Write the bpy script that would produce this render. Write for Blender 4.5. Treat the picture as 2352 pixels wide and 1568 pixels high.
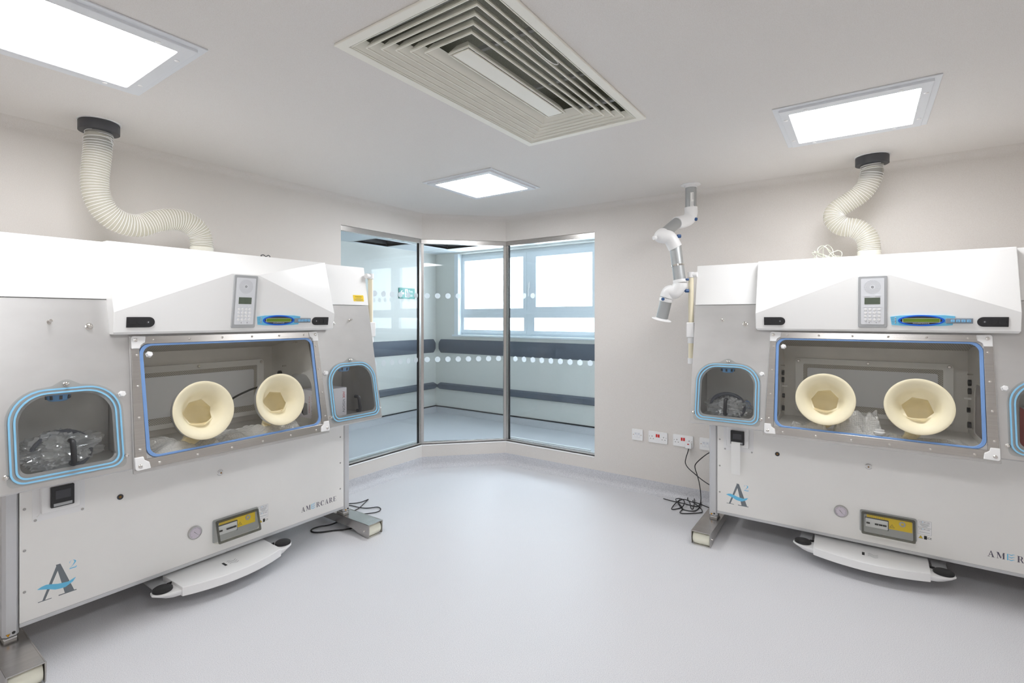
import bpy, bmesh, math, random
from math import sin, cos, pi, radians, sqrt, atan2
from mathutils import Vector, noise as mnoise

random.seed(7)
for o in list(bpy.data.objects):
    bpy.data.objects.remove(o)
SC = bpy.context.scene
COL = SC.collection

# ------------------------------------------------------------------ camera
# metres; left wall runs along +X, right wall along -Y, camera stands over the origin
CAM_H = 1.40
YAW = radians(35.6945)          # camera heading, counter-clockwise from +X
FPX, CX, HY = 1159.788, 1148.0, 728.87   # focal length, principal point, horizon (2352 x 1568 frame)
cam_d = bpy.data.cameras.new('camera')
cam_d.sensor_fit = 'HORIZONTAL'
cam_d.sensor_width = 36.0
cam_d.lens = FPX / 2352 * 36.0
cam_d.shift_x = (1176 - CX) / 2352
cam_d.shift_y = -(784 - HY) / 2352
cam_d.clip_start = 0.05
cam_o = bpy.data.objects.new('camera', cam_d)
COL.objects.link(cam_o)
cam_o.location = (0, 0, CAM_H)
cam_o.rotation_euler = (pi / 2, 0, YAW - pi / 2)
SC.camera = cam_o

# ------------------------------------------------------------------ world, exposure
W = bpy.data.worlds.new('overcast_sky')
SC.world = W
W.use_nodes = True
bg = W.node_tree.nodes['Background']
bg.inputs[0].default_value = (0.92, 0.96, 1.0, 1)
bg.inputs[1].default_value = 3.0
SC.view_settings.view_transform = 'Standard'
SC.view_settings.look = 'None'
SC.view_settings.gamma = 1.0
SC.view_settings.use_curve_mapping = False
SC.view_settings.exposure = 1.55
LAMP = 8.0            # radiance of the ceiling panels
try:
    SC.cycles.diffuse_bounces = 8
    SC.cycles.transparent_max_bounces = 24
    SC.cycles.max_bounces = 14
except Exception:
    pass

# ------------------------------------------------------------------ photo pixel -> place
FW = Vector((cos(YAW), sin(YAW), 0)); RT = Vector((sin(YAW), -cos(YAW), 0)); UP = Vector((0, 0, 1))
EYE = Vector((0, 0, CAM_H))
def ray(u, v): return FW + RT * ((u - CX) / FPX) + UP * ((HY - v) / FPX)
def on_x(u, v, x): d = ray(u, v); return EYE + d * (x / d.x)
def on_y(u, v, y): d = ray(u, v); return EYE + d * (y / d.y)
def on_z(u, v, z): d = ray(u, v); return EYE + d * ((z - CAM_H) / d.z)
def depth(u, v, t): return EYE + ray(u, v) * t

# ------------------------------------------------------------------ materials
def lin(c):
    return tuple(((x / 255) / 12.92 if x <= 10 else (((x / 255) + 0.055) / 1.055) ** 2.4) for x in c)
MATS = {}
def new_mat(name):
    m = bpy.data.materials.new(name); m.use_nodes = True
    MATS[name] = m
    nt = m.node_tree
    return m, nt, nt.nodes['Principled BSDF']
def mat(name, rgb, rough=0.5, metal=0.0, spec=0.5, coat=0.0, noise=0.0, nscale=40.0, bump=0.0, trans=0.0, sheen=None, stretch=None, alpha=None):
    m, nt, p = new_mat(name)
    c = lin(rgb)
    p.inputs['Base Color'].default_value = (*c, 1)
    p.inputs['Roughness'].default_value = rough
    p.inputs['Metallic'].default_value = metal
    p.inputs['Specular IOR Level'].default_value = spec
    p.inputs['Coat Weight'].default_value = coat
    if trans: p.inputs['Transmission Weight'].default_value = trans
    if alpha is not None: p.inputs['Alpha'].default_value = alpha
    if noise or bump:
        tc = nt.nodes.new('ShaderNodeTexCoord'); mp = nt.nodes.new('ShaderNodeMapping')
        nz = nt.nodes.new('ShaderNodeTexNoise')
        nt.links.new(tc.outputs['Object'], mp.inputs['Vector'])
        nt.links.new(mp.outputs['Vector'], nz.inputs['Vector'])
        if stretch: mp.inputs['Scale'].default_value = stretch
        nz.inputs['Scale'].default_value = nscale; nz.inputs['Detail'].default_value = 3
        if noise:
            r = nt.nodes.new('ShaderNodeValToRGB')
            r.color_ramp.elements[0].position = 0.3; r.color_ramp.elements[1].position = 0.7
            r.color_ramp.elements[0].color = (*[x * (1 - noise) for x in c], 1)
            r.color_ramp.elements[1].color = (*[min(1, x * (1 + noise)) for x in c], 1)
            nt.links.new(nz.outputs['Fac'], r.inputs['Fac'])
            nt.links.new(r.outputs['Color'], p.inputs['Base Color'])
        if bump:
            b = nt.nodes.new('ShaderNodeBump'); b.inputs['Strength'].default_value = bump; b.inputs['Distance'].default_value = 0.002
            nt.links.new(nz.outputs['Fac'], b.inputs['Height']); nt.links.new(b.outputs['Normal'], p.inputs['Normal'])
    return m
def speckle(name, base, dark, light, scale, rough, amt=0.55, spec=0.4):
    """sheet vinyl: base colour with fine darker and lighter flecks"""
    m, nt, p = new_mat(name)
    tc = nt.nodes.new('ShaderNodeTexCoord')
    n1 = nt.nodes.new('ShaderNodeTexNoise'); n1.inputs['Scale'].default_value = scale; n1.inputs['Detail'].default_value = 2; n1.inputs['Roughness'].default_value = 0.6
    n2 = nt.nodes.new('ShaderNodeTexVoronoi'); n2.inputs['Scale'].default_value = scale * 0.35
    nt.links.new(tc.outputs['Object'], n1.inputs['Vector']); nt.links.new(tc.outputs['Object'], n2.inputs['Vector'])
    r = nt.nodes.new('ShaderNodeValToRGB')
    e = r.color_ramp.elements
    e[0].position = 0.36; e[0].color = (*lin(dark), 1)
    e[1].position = 0.64; e[1].color = (*lin(light), 1)
    mid = e.new(0.5); mid.color = (*lin(base), 1)
    nt.links.new(n1.outputs['Fac'], r.inputs['Fac'])
    r2 = nt.nodes.new('ShaderNodeValToRGB')
    r2.color_ramp.elements[0].position = 0.05; r2.color_ramp.elements[0].color = (1, 1, 1, 1)
    r2.color_ramp.elements[1].position = 0.13; r2.color_ramp.elements[1].color = (0, 0, 0, 1)
    nt.links.new(n2.outputs['Distance'], r2.inputs['Fac'])
    mul = nt.nodes.new('ShaderNodeMath'); mul.operation = 'MULTIPLY'; mul.inputs[1].default_value = amt
    nt.links.new(r2.outputs['Color'], mul.inputs[0])
    mx = nt.nodes.new('ShaderNodeMixRGB'); mx.inputs['Color2'].default_value = (*lin(dark), 1)
    nt.links.new(mul.outputs['Value'], mx.inputs['Fac']); nt.links.new(r.outputs['Color'], mx.inputs['Color1'])
    nt.links.new(mx.outputs['Color'], p.inputs['Base Color'])
    p.inputs['Roughness'].default_value = rough; p.inputs['Specular IOR Level'].default_value = spec
    return m
def clear(name, tint, ior=1.45, rough=0.0, frost=0.0, frost_rgb=(255, 255, 255)):
    """sheet glass or acrylic: tinted see-through with Fresnel reflection on the outside faces"""
    m = bpy.data.materials.new(name); m.use_nodes = True; MATS[name] = m
    nt = m.node_tree; nt.nodes.clear()
    out = nt.nodes.new('ShaderNodeOutputMaterial')
    tr = nt.nodes.new('ShaderNodeBsdfTransparent'); tr.inputs['Color'].default_value = (*lin(tint), 1)
    gl = nt.nodes.new('ShaderNodeBsdfGlossy'); gl.inputs['Roughness'].default_value = rough; gl.inputs['Color'].default_value = (1, 1, 1, 1)
    fr = nt.nodes.new('ShaderNodeFresnel'); fr.inputs['IOR'].default_value = ior
    ge = nt.nodes.new('ShaderNodeNewGeometry')
    inv = nt.nodes.new('ShaderNodeMath'); inv.operation = 'SUBTRACT'; inv.inputs[0].default_value = 1.0
    mu = nt.nodes.new('ShaderNodeMath'); mu.operation = 'MULTIPLY'
    nt.links.new(ge.outputs['Backfacing'], inv.inputs[1])
    nt.links.new(inv.outputs[0], mu.inputs[0]); nt.links.new(fr.outputs[0], mu.inputs[1])
    mix = nt.nodes.new('ShaderNodeMixShader')
    nt.links.new(mu.outputs[0], mix.inputs[0]); nt.links.new(tr.outputs[0], mix.inputs[1]); nt.links.new(gl.outputs[0], mix.inputs[2])
    last = mix
    if frost:
        df = nt.nodes.new('ShaderNodeBsdfDiffuse'); df.inputs['Color'].default_value = (*lin(frost_rgb), 1)
        tl = nt.nodes.new('ShaderNodeBsdfTranslucent'); tl.inputs['Color'].default_value = (*lin(frost_rgb), 1)
        m2 = nt.nodes.new('ShaderNodeMixShader'); m2.inputs[0].default_value = 0.5
        nt.links.new(df.outputs[0], m2.inputs[1]); nt.links.new(tl.outputs[0], m2.inputs[2])
        m3 = nt.nodes.new('ShaderNodeMixShader'); m3.inputs[0].default_value = frost
        nt.links.new(mix.outputs[0], m3.inputs[1]); nt.links.new(m2.outputs[0], m3.inputs[2])
        last = m3
    nt.links.new(last.outputs[0], out.inputs[0])
    return m
def glow(name, rgb, strength):
    m = bpy.data.materials.new(name); m.use_nodes = True; MATS[name] = m
    nt = m.node_tree; nt.nodes.clear()
    out = nt.nodes.new('ShaderNodeOutputMaterial'); e = nt.nodes.new('ShaderNodeEmission')
    e.inputs[0].default_value = (*lin(rgb), 1); e.inputs[1].default_value = strength
    nt.links.new(e.outputs[0], out.inputs[0])
    return m

speckle('wall_vinyl', (221, 216, 211), (213, 207, 201), (224, 220, 216), 420, 0.6, 0.35)
speckle('ceiling_vinyl', (227, 223, 219), (220, 215, 210), (230, 227, 224), 420, 0.65, 0.25)
speckle('floor_vinyl', (212, 212, 215), (194, 194, 199), (221, 221, 223), 330, 0.42, 0.35)
speckle('coving_vinyl_shaded', (203, 203, 207), (182, 182, 188), (214, 214, 217), 210, 0.5, 0.4)  # floor vinyl darkened: the shading on the coving is put into its colour
mat('white_paint', (243, 243, 242), 0.4)
mat('white_gloss', (246, 246, 245), 0.25, coat=0.15)
mat('panel_paint', (243, 242, 239), 0.38, noise=0.015, nscale=3)
mat('white_plastic', (240, 240, 240), 0.35)
mat('grey_plastic', (176, 178, 180), 0.4)
mat('pale_grey', (226, 228, 232), 0.4)
mat('black_plastic', (42, 42, 44), 0.45)
mat('black_rubber', (34, 34, 36), 0.6)
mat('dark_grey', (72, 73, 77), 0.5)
mat('stainless', (203, 202, 201), 0.38, metal=0.8, noise=0.035, nscale=7, stretch=(1, 1, 1.6))
mat('stainless_brightened', (218, 216, 213), 0.40, metal=0.3, noise=0.04, nscale=9)  # paler copy of the steel: brightness for the dim chamber put into the colour
mat('brushed_steel', (192, 189, 186), 0.27, metal=1.0, noise=0.06, nscale=60, stretch=(0.05, 1, 6))
mat('chrome', (225, 222, 218), 0.14, metal=1.0)
mat('aluminium', (210, 211, 213), 0.45, metal=0.4)
mat('aluminium_dark', (176, 174, 172), 0.35, metal=0.7)
mat('duct_silver', (184, 187, 188), 0.42, metal=0.7)
mat('seal_blue', (120, 158, 212), 0.4)
mat('seal_lightblue', (140, 200, 236), 0.35)
mat('vent_blue', (96, 156, 208), 0.4)
mat('roller_cream', (240, 239, 222), 0.35)
mat('pvc_cream', (240, 231, 204), 0.3)
mat('print_grey', (120, 127, 134), 0.6)
mat('print_dark', (96, 92, 108), 0.6)
mat('print_cyan', (112, 200, 238), 0.6)
mat('print_black', (28, 28, 30), 0.6)
mat('print_red', (196, 36, 36), 0.5)
mat('print_yellow', (240, 206, 40), 0.5)
mat('print_orange', (246, 176, 30), 0.5)
mat('card_white', (232, 230, 236), 0.55)
mat('card_red', (186, 34, 38), 0.5)
mat('paper', (248, 248, 246), 0.8)
mat('switch_red', (214, 34, 32), 0.35)
mat('knob_blue', (46, 84, 134), 0.4)
mat('plate_blue', (116, 200, 236), 0.4)
mat('ring_blue', (8, 96, 214), 0.35)
mat('lcd_green', (108, 138, 44), 0.25)
mat('lcd_grey', (96, 106, 92), 0.25)
mat('keypad_grey', (138, 146, 156), 0.4)
mat('key_blue', (132, 192, 232), 0.4)
mat('lamp_frame', (228, 231, 235), 0.4)
mat('cuff_cream', (234, 232, 220), 0.4)
mat('vent_paint', (243, 241, 231), 0.45)
mat('plenum', (150, 151, 140), 0.8, noise=0.25, nscale=220)
mat('bumper_grey', (92, 98, 110), 0.55)
mat('corridor_wall', (226, 225, 219), 0.6)
mat('corridor_ceiling', (220, 226, 230), 0.7)
mat('window_frame_white', (232, 238, 242), 0.4)
mat('sign_green', (20, 142, 128), 0.5)
mat('coax_white', (232, 234, 222), 0.4)
mat('cable_black', (30, 29, 32), 0.45)
mat('dial_face', (214, 206, 216), 0.4)
mat('brass', (150, 110, 60), 0.35, metal=0.8)
mat('coil_dark', (74, 78, 90), 0.4)
mat('dome_grey', (150, 150, 152), 0.3)
clear('room_glass', (243, 248, 250), 1.50)
clear('outer_glass', (250, 252, 254), 1.45)
clear('acrylic', (251, 251, 250), 1.47)
clear('acrylic_smoke', (244, 244, 240), 1.47)
clear('acrylic_rim', (200, 200, 196), 1.47, frost=0.22, frost_rgb=(150, 150, 146))
clear('acrylic_lid', (248, 249, 249), 1.47, frost=0.015)
clear('hose_film', (240, 238, 228), 1.42, rough=0.15, frost=0.5, frost_rgb=(248, 246, 238))
clear('bag_film', (244, 245, 246), 2.6, rough=0.12, frost=0.26)
clear('dot_frost', (240, 248, 252), 1.45, rough=0.4, frost=0.62, frost_rgb=(250, 252, 253))
def perforated_sheet():
    m, nt, p = new_mat('perforated')
    tc = nt.nodes.new('ShaderNodeTexCoord'); v = nt.nodes.new('ShaderNodeTexVoronoi')
    mp = nt.nodes.new('ShaderNodeMapping'); mp.inputs['Rotation'].default_value = (0, radians(45), 0)
    v.inputs['Scale'].default_value = 130; v.inputs['Randomness'].default_value = 0.0
    r = nt.nodes.new('ShaderNodeValToRGB')
    r.color_ramp.elements[0].position = 0.34; r.color_ramp.elements[0].color = (*lin((96, 92, 86)), 1)
    r.color_ramp.elements[1].position = 0.42; r.color_ramp.elements[1].color = (*lin((205, 202, 195)), 1)
    nt.links.new(tc.outputs['Object'], mp.inputs['Vector']); nt.links.new(mp.outputs['Vector'], v.inputs['Vector'])
    nt.links.new(v.outputs['Distance'], r.inputs['Fac']); nt.links.new(r.outputs['Color'], p.inputs['Base Color'])
    p.inputs['Roughness'].default_value = 0.45; p.inputs['Metallic'].default_value = 0.15
perforated_sheet()
def latex_rubber():
    m, nt, p = new_mat('latex')
    out = nt.nodes['Material Output']
    c = lin((252, 243, 212))
    tc = nt.nodes.new('ShaderNodeTexCoord'); nz = nt.nodes.new('ShaderNodeTexNoise'); nz.inputs['Scale'].default_value = 16
    r = nt.nodes.new('ShaderNodeValToRGB')
    r.color_ramp.elements[0].position = .3; r.color_ramp.elements[1].position = .7
    r.color_ramp.elements[0].color = (*[x * .97 for x in c], 1); r.color_ramp.elements[1].color = (*[min(1, x * 1.02) for x in c], 1)
    nt.links.new(tc.outputs['Object'], nz.inputs['Vector']); nt.links.new(nz.outputs['Fac'], r.inputs['Fac']); nt.links.new(r.outputs['Color'], p.inputs['Base Color'])
    p.inputs['Roughness'].default_value = .5
    tl = nt.nodes.new('ShaderNodeBsdfTranslucent'); tl.inputs['Color'].default_value = (*lin((250, 234, 186)), 1)
    mx = nt.nodes.new('ShaderNodeMixShader'); mx.inputs[0].default_value = .15
    nt.links.new(p.outputs[0], mx.inputs[1]); nt.links.new(tl.outputs[0], mx.inputs[2]); nt.links.new(mx.outputs[0], out.inputs[0])
latex_rubber()
def bubble_film():
    m, nt, p = new_mat('bubble_film')
    tc = nt.nodes.new('ShaderNodeTexCoord'); v = nt.nodes.new('ShaderNodeTexVoronoi')
    v.inputs['Scale'].default_value = 105; v.inputs['Randomness'].default_value = 0.15
    b = nt.nodes.new('ShaderNodeBump'); b.invert = True; b.inputs['Strength'].default_value = 0.9; b.inputs['Distance'].default_value = 0.006
    nt.links.new(tc.outputs['Object'], v.inputs['Vector']); nt.links.new(v.outputs['Distance'], b.inputs['Height']); nt.links.new(b.outputs['Normal'], p.inputs['Normal'])
    p.inputs['Base Color'].default_value = (*lin((240, 240, 240)), 1)
    p.inputs['Roughness'].default_value = 0.16; p.inputs['Specular IOR Level'].default_value = 1.0; p.inputs['Coat Weight'].default_value = 0.6; p.inputs['Alpha'].default_value = 0.72
bubble_film()
glow('lamp_panel', (252, 253, 255), LAMP)
glow('corridor_lamp', (250, 252, 255), 6.0)

# ------------------------------------------------------------------ mesh helpers
class MB:
    def __init__(s): s.v = []; s.f = []
    def add(s, verts, faces):
        n = len(s.v); s.v += [tuple(p) for p in verts]; s.f += [tuple(i + n for i in f) for f in faces]; return s
    def box(s, x0, x1, y0, y1, z0, z1):
        return s.add([(x0, y0, z0), (x1, y0, z0), (x1, y1, z0), (x0, y1, z0), (x0, y0, z1), (x1, y0, z1), (x1, y1, z1), (x0, y1, z1)],
                     [(0, 3, 2, 1), (4, 5, 6, 7), (0, 1, 5, 4), (1, 2, 6, 5), (2, 3, 7, 6), (3, 0, 4, 7)])
    def prism(s, poly, fn, c0, c1):
        n = len(poly)
        return s.add([fn(a, b, c0) for a, b in poly] + [fn(a, b, c1) for a, b in poly],
                     [tuple(range(n - 1, -1, -1)), tuple(range(n, 2 * n))] + [(i, (i + 1) % n, (i + 1) % n + n, i + n) for i in range(n)])
    def flat(s, poly, fn, c=0.0):
        return s.add([fn(a, b, c) for a, b in poly], [tuple(range(len(poly)))])
    def plate(s, outer, holes, fn, c0, c1):
        bm = bmesh.new()
        for loop in [outer] + holes:
            vs = [bm.verts.new((a, b, 0)) for a, b in loop]
            for i in range(len(vs)): bm.edges.new((vs[i], vs[(i + 1) % len(vs)]))
        bmesh.ops.triangle_fill(bm, use_beauty=True, use_dissolve=False, edges=bm.edges[:], normal=(0, 0, 1))
        bm.verts.index_update()
        V = [v.co.copy() for v in bm.verts]; F = [[v.index for v in f.verts] for f in bm.faces]
        bm.free()
        n = len(V)
        s.add([fn(p.x, p.y, c0) for p in V] + [fn(p.x, p.y, c1) for p in V],
              [tuple(reversed(f)) for f in F] + [tuple(i + n for i in f) for f in F])
        base = len(s.v) - 2 * n; k = 0
        for loop in [outer] + holes:
            L = len(loop)
            for i in range(L):
                a, b = base + k + i, base + k + (i + 1) % L
                s.f.append((a, b, b + n, a + n))
            k += L
        return s
    def lathe(s, prof, org, axis, n=32, close=False, rad=None, u=None):
        """prof: list of (r, h) along axis"""
        ax = Vector(axis).normalized(); o = Vector(org)
        if u is None:
            u = ax.orthogonal().normalized()
        u = Vector(u).normalized(); w = ax.cross(u)
        V = []; F = []
        for j, (r, hh) in enumerate(prof):
            for i in range(n):
                t = 2 * pi * i / n
                rr = r * (rad(j, t) if rad else 1)
                V.append(o + ax * hh + (u * cos(t) + w * sin(t)) * rr)
        m = len(prof)
        for j in range(m - 1):
            for i in range(n):
                F.append((j * n + i, j * n + (i + 1) % n, (j + 1) * n + (i + 1) % n, (j + 1) * n + i))
        if close:
            for i in range(n):
                F.append(((m - 1) * n + i, (m - 1) * n + (i + 1) % n, (i + 1) % n, i))
        else:
            F.append(tuple(range(n - 1, -1, -1))); F.append(tuple((m - 1) * n + i for i in range(n)))
        return s.add(V, F)
    def cyl(s, p0, p1, r, n=16, r1=None):
        d = Vector(p1) - Vector(p0)
        return s.lathe([(r, 0), (r if r1 is None else r1, d.length)], p0, d, n)
    def tube(s, pts, r, n=8, cap=True, radii=None, closed=False):
        P = [Vector(p) for p in pts]; m = len(P)
        V = []; F = []; prev = None
        for j in range(m):
            if closed: t = P[(j + 1) % m] - P[j - 1]
            else: t = P[min(j + 1, m - 1)] - P[max(j - 1, 0)]
            t.normalize()
            if prev is None: u = t.orthogonal().normalized()
            else:
                u = prev - t * prev.dot(t)
                u = u.normalized() if u.length > 1e-6 else t.orthogonal().normalized()
            prev = u; w = t.cross(u)
            rr = radii[j] if radii else r
            for i in range(n):
                a = 2 * pi * i / n; V.append(P[j] + (u * cos(a) + w * sin(a)) * rr)
        for j in range(m - 1 + (1 if closed else 0)):
            k = (j + 1) % m
            for i in range(n): F.append((j * n + i, j * n + (i + 1) % n, k * n + (i + 1) % n, k * n + i))
        if cap and not closed:
            F.append(tuple(range(n - 1, -1, -1))); F.append(tuple((m - 1) * n + i for i in range(n)))
        return s.add(V, F)
    def build(s, name, material, parent=None, bevel=0.0, seg=2, smooth=35, recalc=True, mesh_only=False):
        me = bpy.data.meshes.new(name)
        me.from_pydata(s.v, [], s.f)
        if recalc:
            bm = bmesh.new(); bm.from_mesh(me)
            bmesh.ops.remove_doubles(bm, verts=bm.verts[:], dist=1e-6)
            bmesh.ops.recalc_face_normals(bm, faces=bm.faces[:])
            bm.to_mesh(me); bm.free()
        if smooth:
            me.polygons.foreach_set('use_smooth', [True] * len(me.polygons))
            me.set_sharp_from_angle(angle=radians(smooth))
        me.materials.append(MATS[material])
        me.update()
        if mesh_only: return me
        o = bpy.data.objects.new(name, me); COL.objects.link(o)
        if parent: o.parent = parent
        if bevel:
            b = o.modifiers.new('bevel', 'BEVEL'); b.width = bevel; b.segments = seg; b.limit_method = 'ANGLE'; b.angle_limit = radians(40); b.harden_normals = True
        return o

def put(me, name, parent, loc=(0, 0, 0), rot=(0, 0, 0)):
    o = bpy.data.objects.new(name, me); COL.objects.link(o); o.parent = parent; o.location = loc; o.rotation_euler = rot; return o
def tag(o, label, cat, group=None):
    o['label'] = label; o['category'] = cat
    if group: o['group'] = group
    return o
def struct(o): o['kind'] = 'structure'; return o
def thing(name, label, cat, loc=(0, 0, 0), rz=0, group=None):
    o = bpy.data.objects.new(name, None); COL.objects.link(o); o.location = loc; o.rotation_euler = (0, 0, rz)
    o.empty_display_size = 0.1
    return tag(o, label, cat, group)
def rrect(x0, x1, y0, y1, r, n=6, rt=None):
    """rounded rectangle, counter-clockwise; rt: radius of the two top corners"""
    rt = r if rt is None else rt
    P = []
    for cx, cy, a, q in ((x1 - r, y0 + r, -90, r), (x1 - rt, y1 - rt, 0, rt), (x0 + rt, y1 - rt, 90, rt), (x0 + r, y0 + r, 180, r)):
        for i in range(n + 1):
            t = radians(a + 90 * i / n); P.append((cx + q * cos(t), cy + q * sin(t)))
    return P
def circle(cx, cy, r, n=32): return [(cx + r * cos(2 * pi * i / n), cy + r * sin(2 * pi * i / n)) for i in range(n)]
def ellipse(cx, cy, rx, ry, n=40): return [(cx + rx * cos(2 * pi * i / n), cy + ry * sin(2 * pi * i / n)) for i in range(n)]
def spline(pts, k=8):
    P = [Vector(p) for p in pts]; out = []
    for i in range(len(P) - 1):
        p0, p1, p2, p3 = P[max(i - 1, 0)], P[i], P[i + 1], P[min(i + 2, len(P) - 1)]
        for j in range(k):
            t = j / k
            out.append(0.5 * ((2 * p1) + (p2 - p0) * t + (2 * p0 - 5 * p1 + 4 * p2 - p3) * t * t + (3 * p1 - p0 - 3 * p2 + p3) * t ** 3))
    out.append(P[-1]); return out
TXT = {}
def text_polys(body, size=1.0, shear=0.0, align='LEFT'):
    cu = bpy.data.curves.new('text', 'FONT'); cu.body = body; cu.size = size; cu.shear = shear; cu.align_x = align
    o = bpy.data.objects.new('text', cu); COL.objects.link(o)
    me = bpy.data.meshes.new_from_object(o.evaluated_get(bpy.context.evaluated_depsgraph_get()))
    V = [(v.co.x, v.co.y) for v in me.vertices]; F = [tuple(p.vertices) for p in me.polygons]
    bpy.data.objects.remove(o); bpy.data.curves.remove(cu); bpy.data.meshes.remove(me)
    return V, F
def text(name, body, size, fn, material, parent, c=0.0, shear=0.0, align='LEFT', at=(0, 0)):
    V, F = text_polys(body, size, shear, align)
    m = MB(); m.add([fn(at[0] + a, at[1] + b, c) for a, b in V], F)
    return m.build(name, material, parent, smooth=0, recalc=False)

# ================================================================== room shell
H = 2.36                      # ceiling height
XB, YB = -0.80, -1.25         # walls behind the camera
YL, XR = 3.338, 3.978         # left wall, right wall
CL, CR = (3.401, YL), (XR, 2.787)     # splayed corner
WT = 0.12
room = [(XB, YB), (XR, YB), (XR, CR[1]), CL, (XB, YL)]
WX0, WY0 = 2.500, 1.860       # outer ends of the corner window
ZS, ZH = 0.214, 2.132         # window sill, window head
XF, YF, HF = 5.517, 5.13, 2.33  # corridor beyond the glass
CXB, CYB = 0.6, -1.2

ident = lambda a, b, c: (a, b, c)
m = MB(); m.box(-1.2, XF + 0.3, -1.7, YF + 0.3, -0.08, 0.0)
struct(m.build('floor', 'floor_vinyl', smooth=0))

# vent opening in the ceiling
VX0, VX1, VY0, VY1 = 1.098, 2.376, 0.842, 1.506
m = MB(); m.plate([(XB - .1, YB - .1), (XR + .1, YB - .1), (XR + .1, CR[1] + .05), (CL[0] + .05, YL + .1), (XB - .1, YL + .1)],
                  [[(VX0 + .03, VY0 + .03), (VX1 - .03, VY0 + .03), (VX1 - .03, VY1 - .03), (VX0 + .03, VY1 - .03)]], ident, H, H + 0.06)
struct(m.build('ceiling', 'ceiling_vinyl', smooth=0))

# walls: boxes of wall thickness behind the visible surface
d_ch = Vector((CR[0] - CL[0], CR[1] - CL[1])).normalized(); n_out = Vector((-d_ch.y, d_ch.x))
ch_len = (Vector(CR) - Vector(CL)).length
k = WT * math.tan(radians(22))
m = MB(); m.box(XB, WX0, YL, YL + WT, 0, H); m.prism([(WX0, YL), (CL[0], YL), (CL[0] + k, YL + WT), (WX0, YL + WT)], ident, 0, ZS)
m.prism([(WX0, YL), (CL[0], YL), (CL[0] + k, YL + WT), (WX0, YL + WT)], ident, ZH, H)
struct(m.build('wall_left', 'wall_vinyl', smooth=0))
q = [CL, CR, (CR[0] + WT, CR[1] + k), (CL[0] + k, CL[1] + WT)]
m = MB(); m.prism(q, ident, 0, ZS); m.prism(q, ident, ZH, H)
struct(m.build('wall_corner', 'wall_vinyl', smooth=0))
m = MB(); m.box(XR, XR + WT, YB, WY0, 0, H)
q = [(XR, WY0), (XR + WT, WY0), (CR[0] + WT, CR[1] + k), CR]
m.prism(q, ident, 0, ZS); m.prism(q, ident, ZH, H)
struct(m.build('wall_right', 'wall_vinyl', smooth=0))
m = MB(); m.box(XB - WT, XB, YB - WT, YL + WT, 0, H)
struct(m.build('wall_back', 'wall_vinyl', smooth=0))
m = MB(); m.box(XB, XR + WT, YB - WT, YB, 0, H)
struct(m.build('wall_side', 'wall_vinyl', smooth=0))

def offs(path, i, d):
    """point of an open path moved d to the room side (right-hand side of travel), mitred"""
    p = Vector(path[i])
    def nrm(a, b):
        t = (Vector(b) - Vector(a)).normalized(); return Vector((t.y, -t.x))
    if i == 0: return p + nrm(path[0], path[1]) * d
    if i == len(path) - 1: return p + nrm(path[-2], path[-1]) * d
    n1, n2 = nrm(path[i - 1], path[i]), nrm(path[i], path[i + 1])
    b = (n1 + n2).normalized()
    return p + b * (d / b.dot(n1))
path = [(XB, YL), CL, CR, (XR, YB)]
R1 = 0.045
cov = [(0.0, 0.0), (0.0, 0.10), (0.003, 0.10)] + [(0.003 + R1 * (1 - cos(t)), 0.003 + R1 * (1 - sin(t))) for t in [radians(x) for x in range(0, 91, 10)]] + [(R1 + 0.006, 0.0)]
R2 = 0.048
cove = [(-.01, H - R2)] + [(.0004 + R2 * (1 - cos(t)), H - R2 - .0004 + R2 * sin(t)) for t in [radians(x) for x in range(0, 91, 6)]] + [(R2, H + .01), (-.01, H + .01)]
for i, side in enumerate(('left', 'corner', 'right')):
    for prof, nm, mt in ((cov, 'baseboard_' + side, 'coving_vinyl_shaded'), (cove, 'trim_%d' % (i + 1), 'wall_vinyl')):
        m = MB()
        A = [(*offs(path, i, d), z) for d, z in prof]; B = [(*offs(path, i + 1, d), z) for d, z in prof]
        n = len(prof); m.add(A + B, [(j, j + 1, n + j + 1, n + j) for j in range(n - 1)] + [tuple(range(n)), tuple(range(2 * n - 1, n - 1, -1))])
        struct(m.build(nm, mt, smooth=30))

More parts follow.
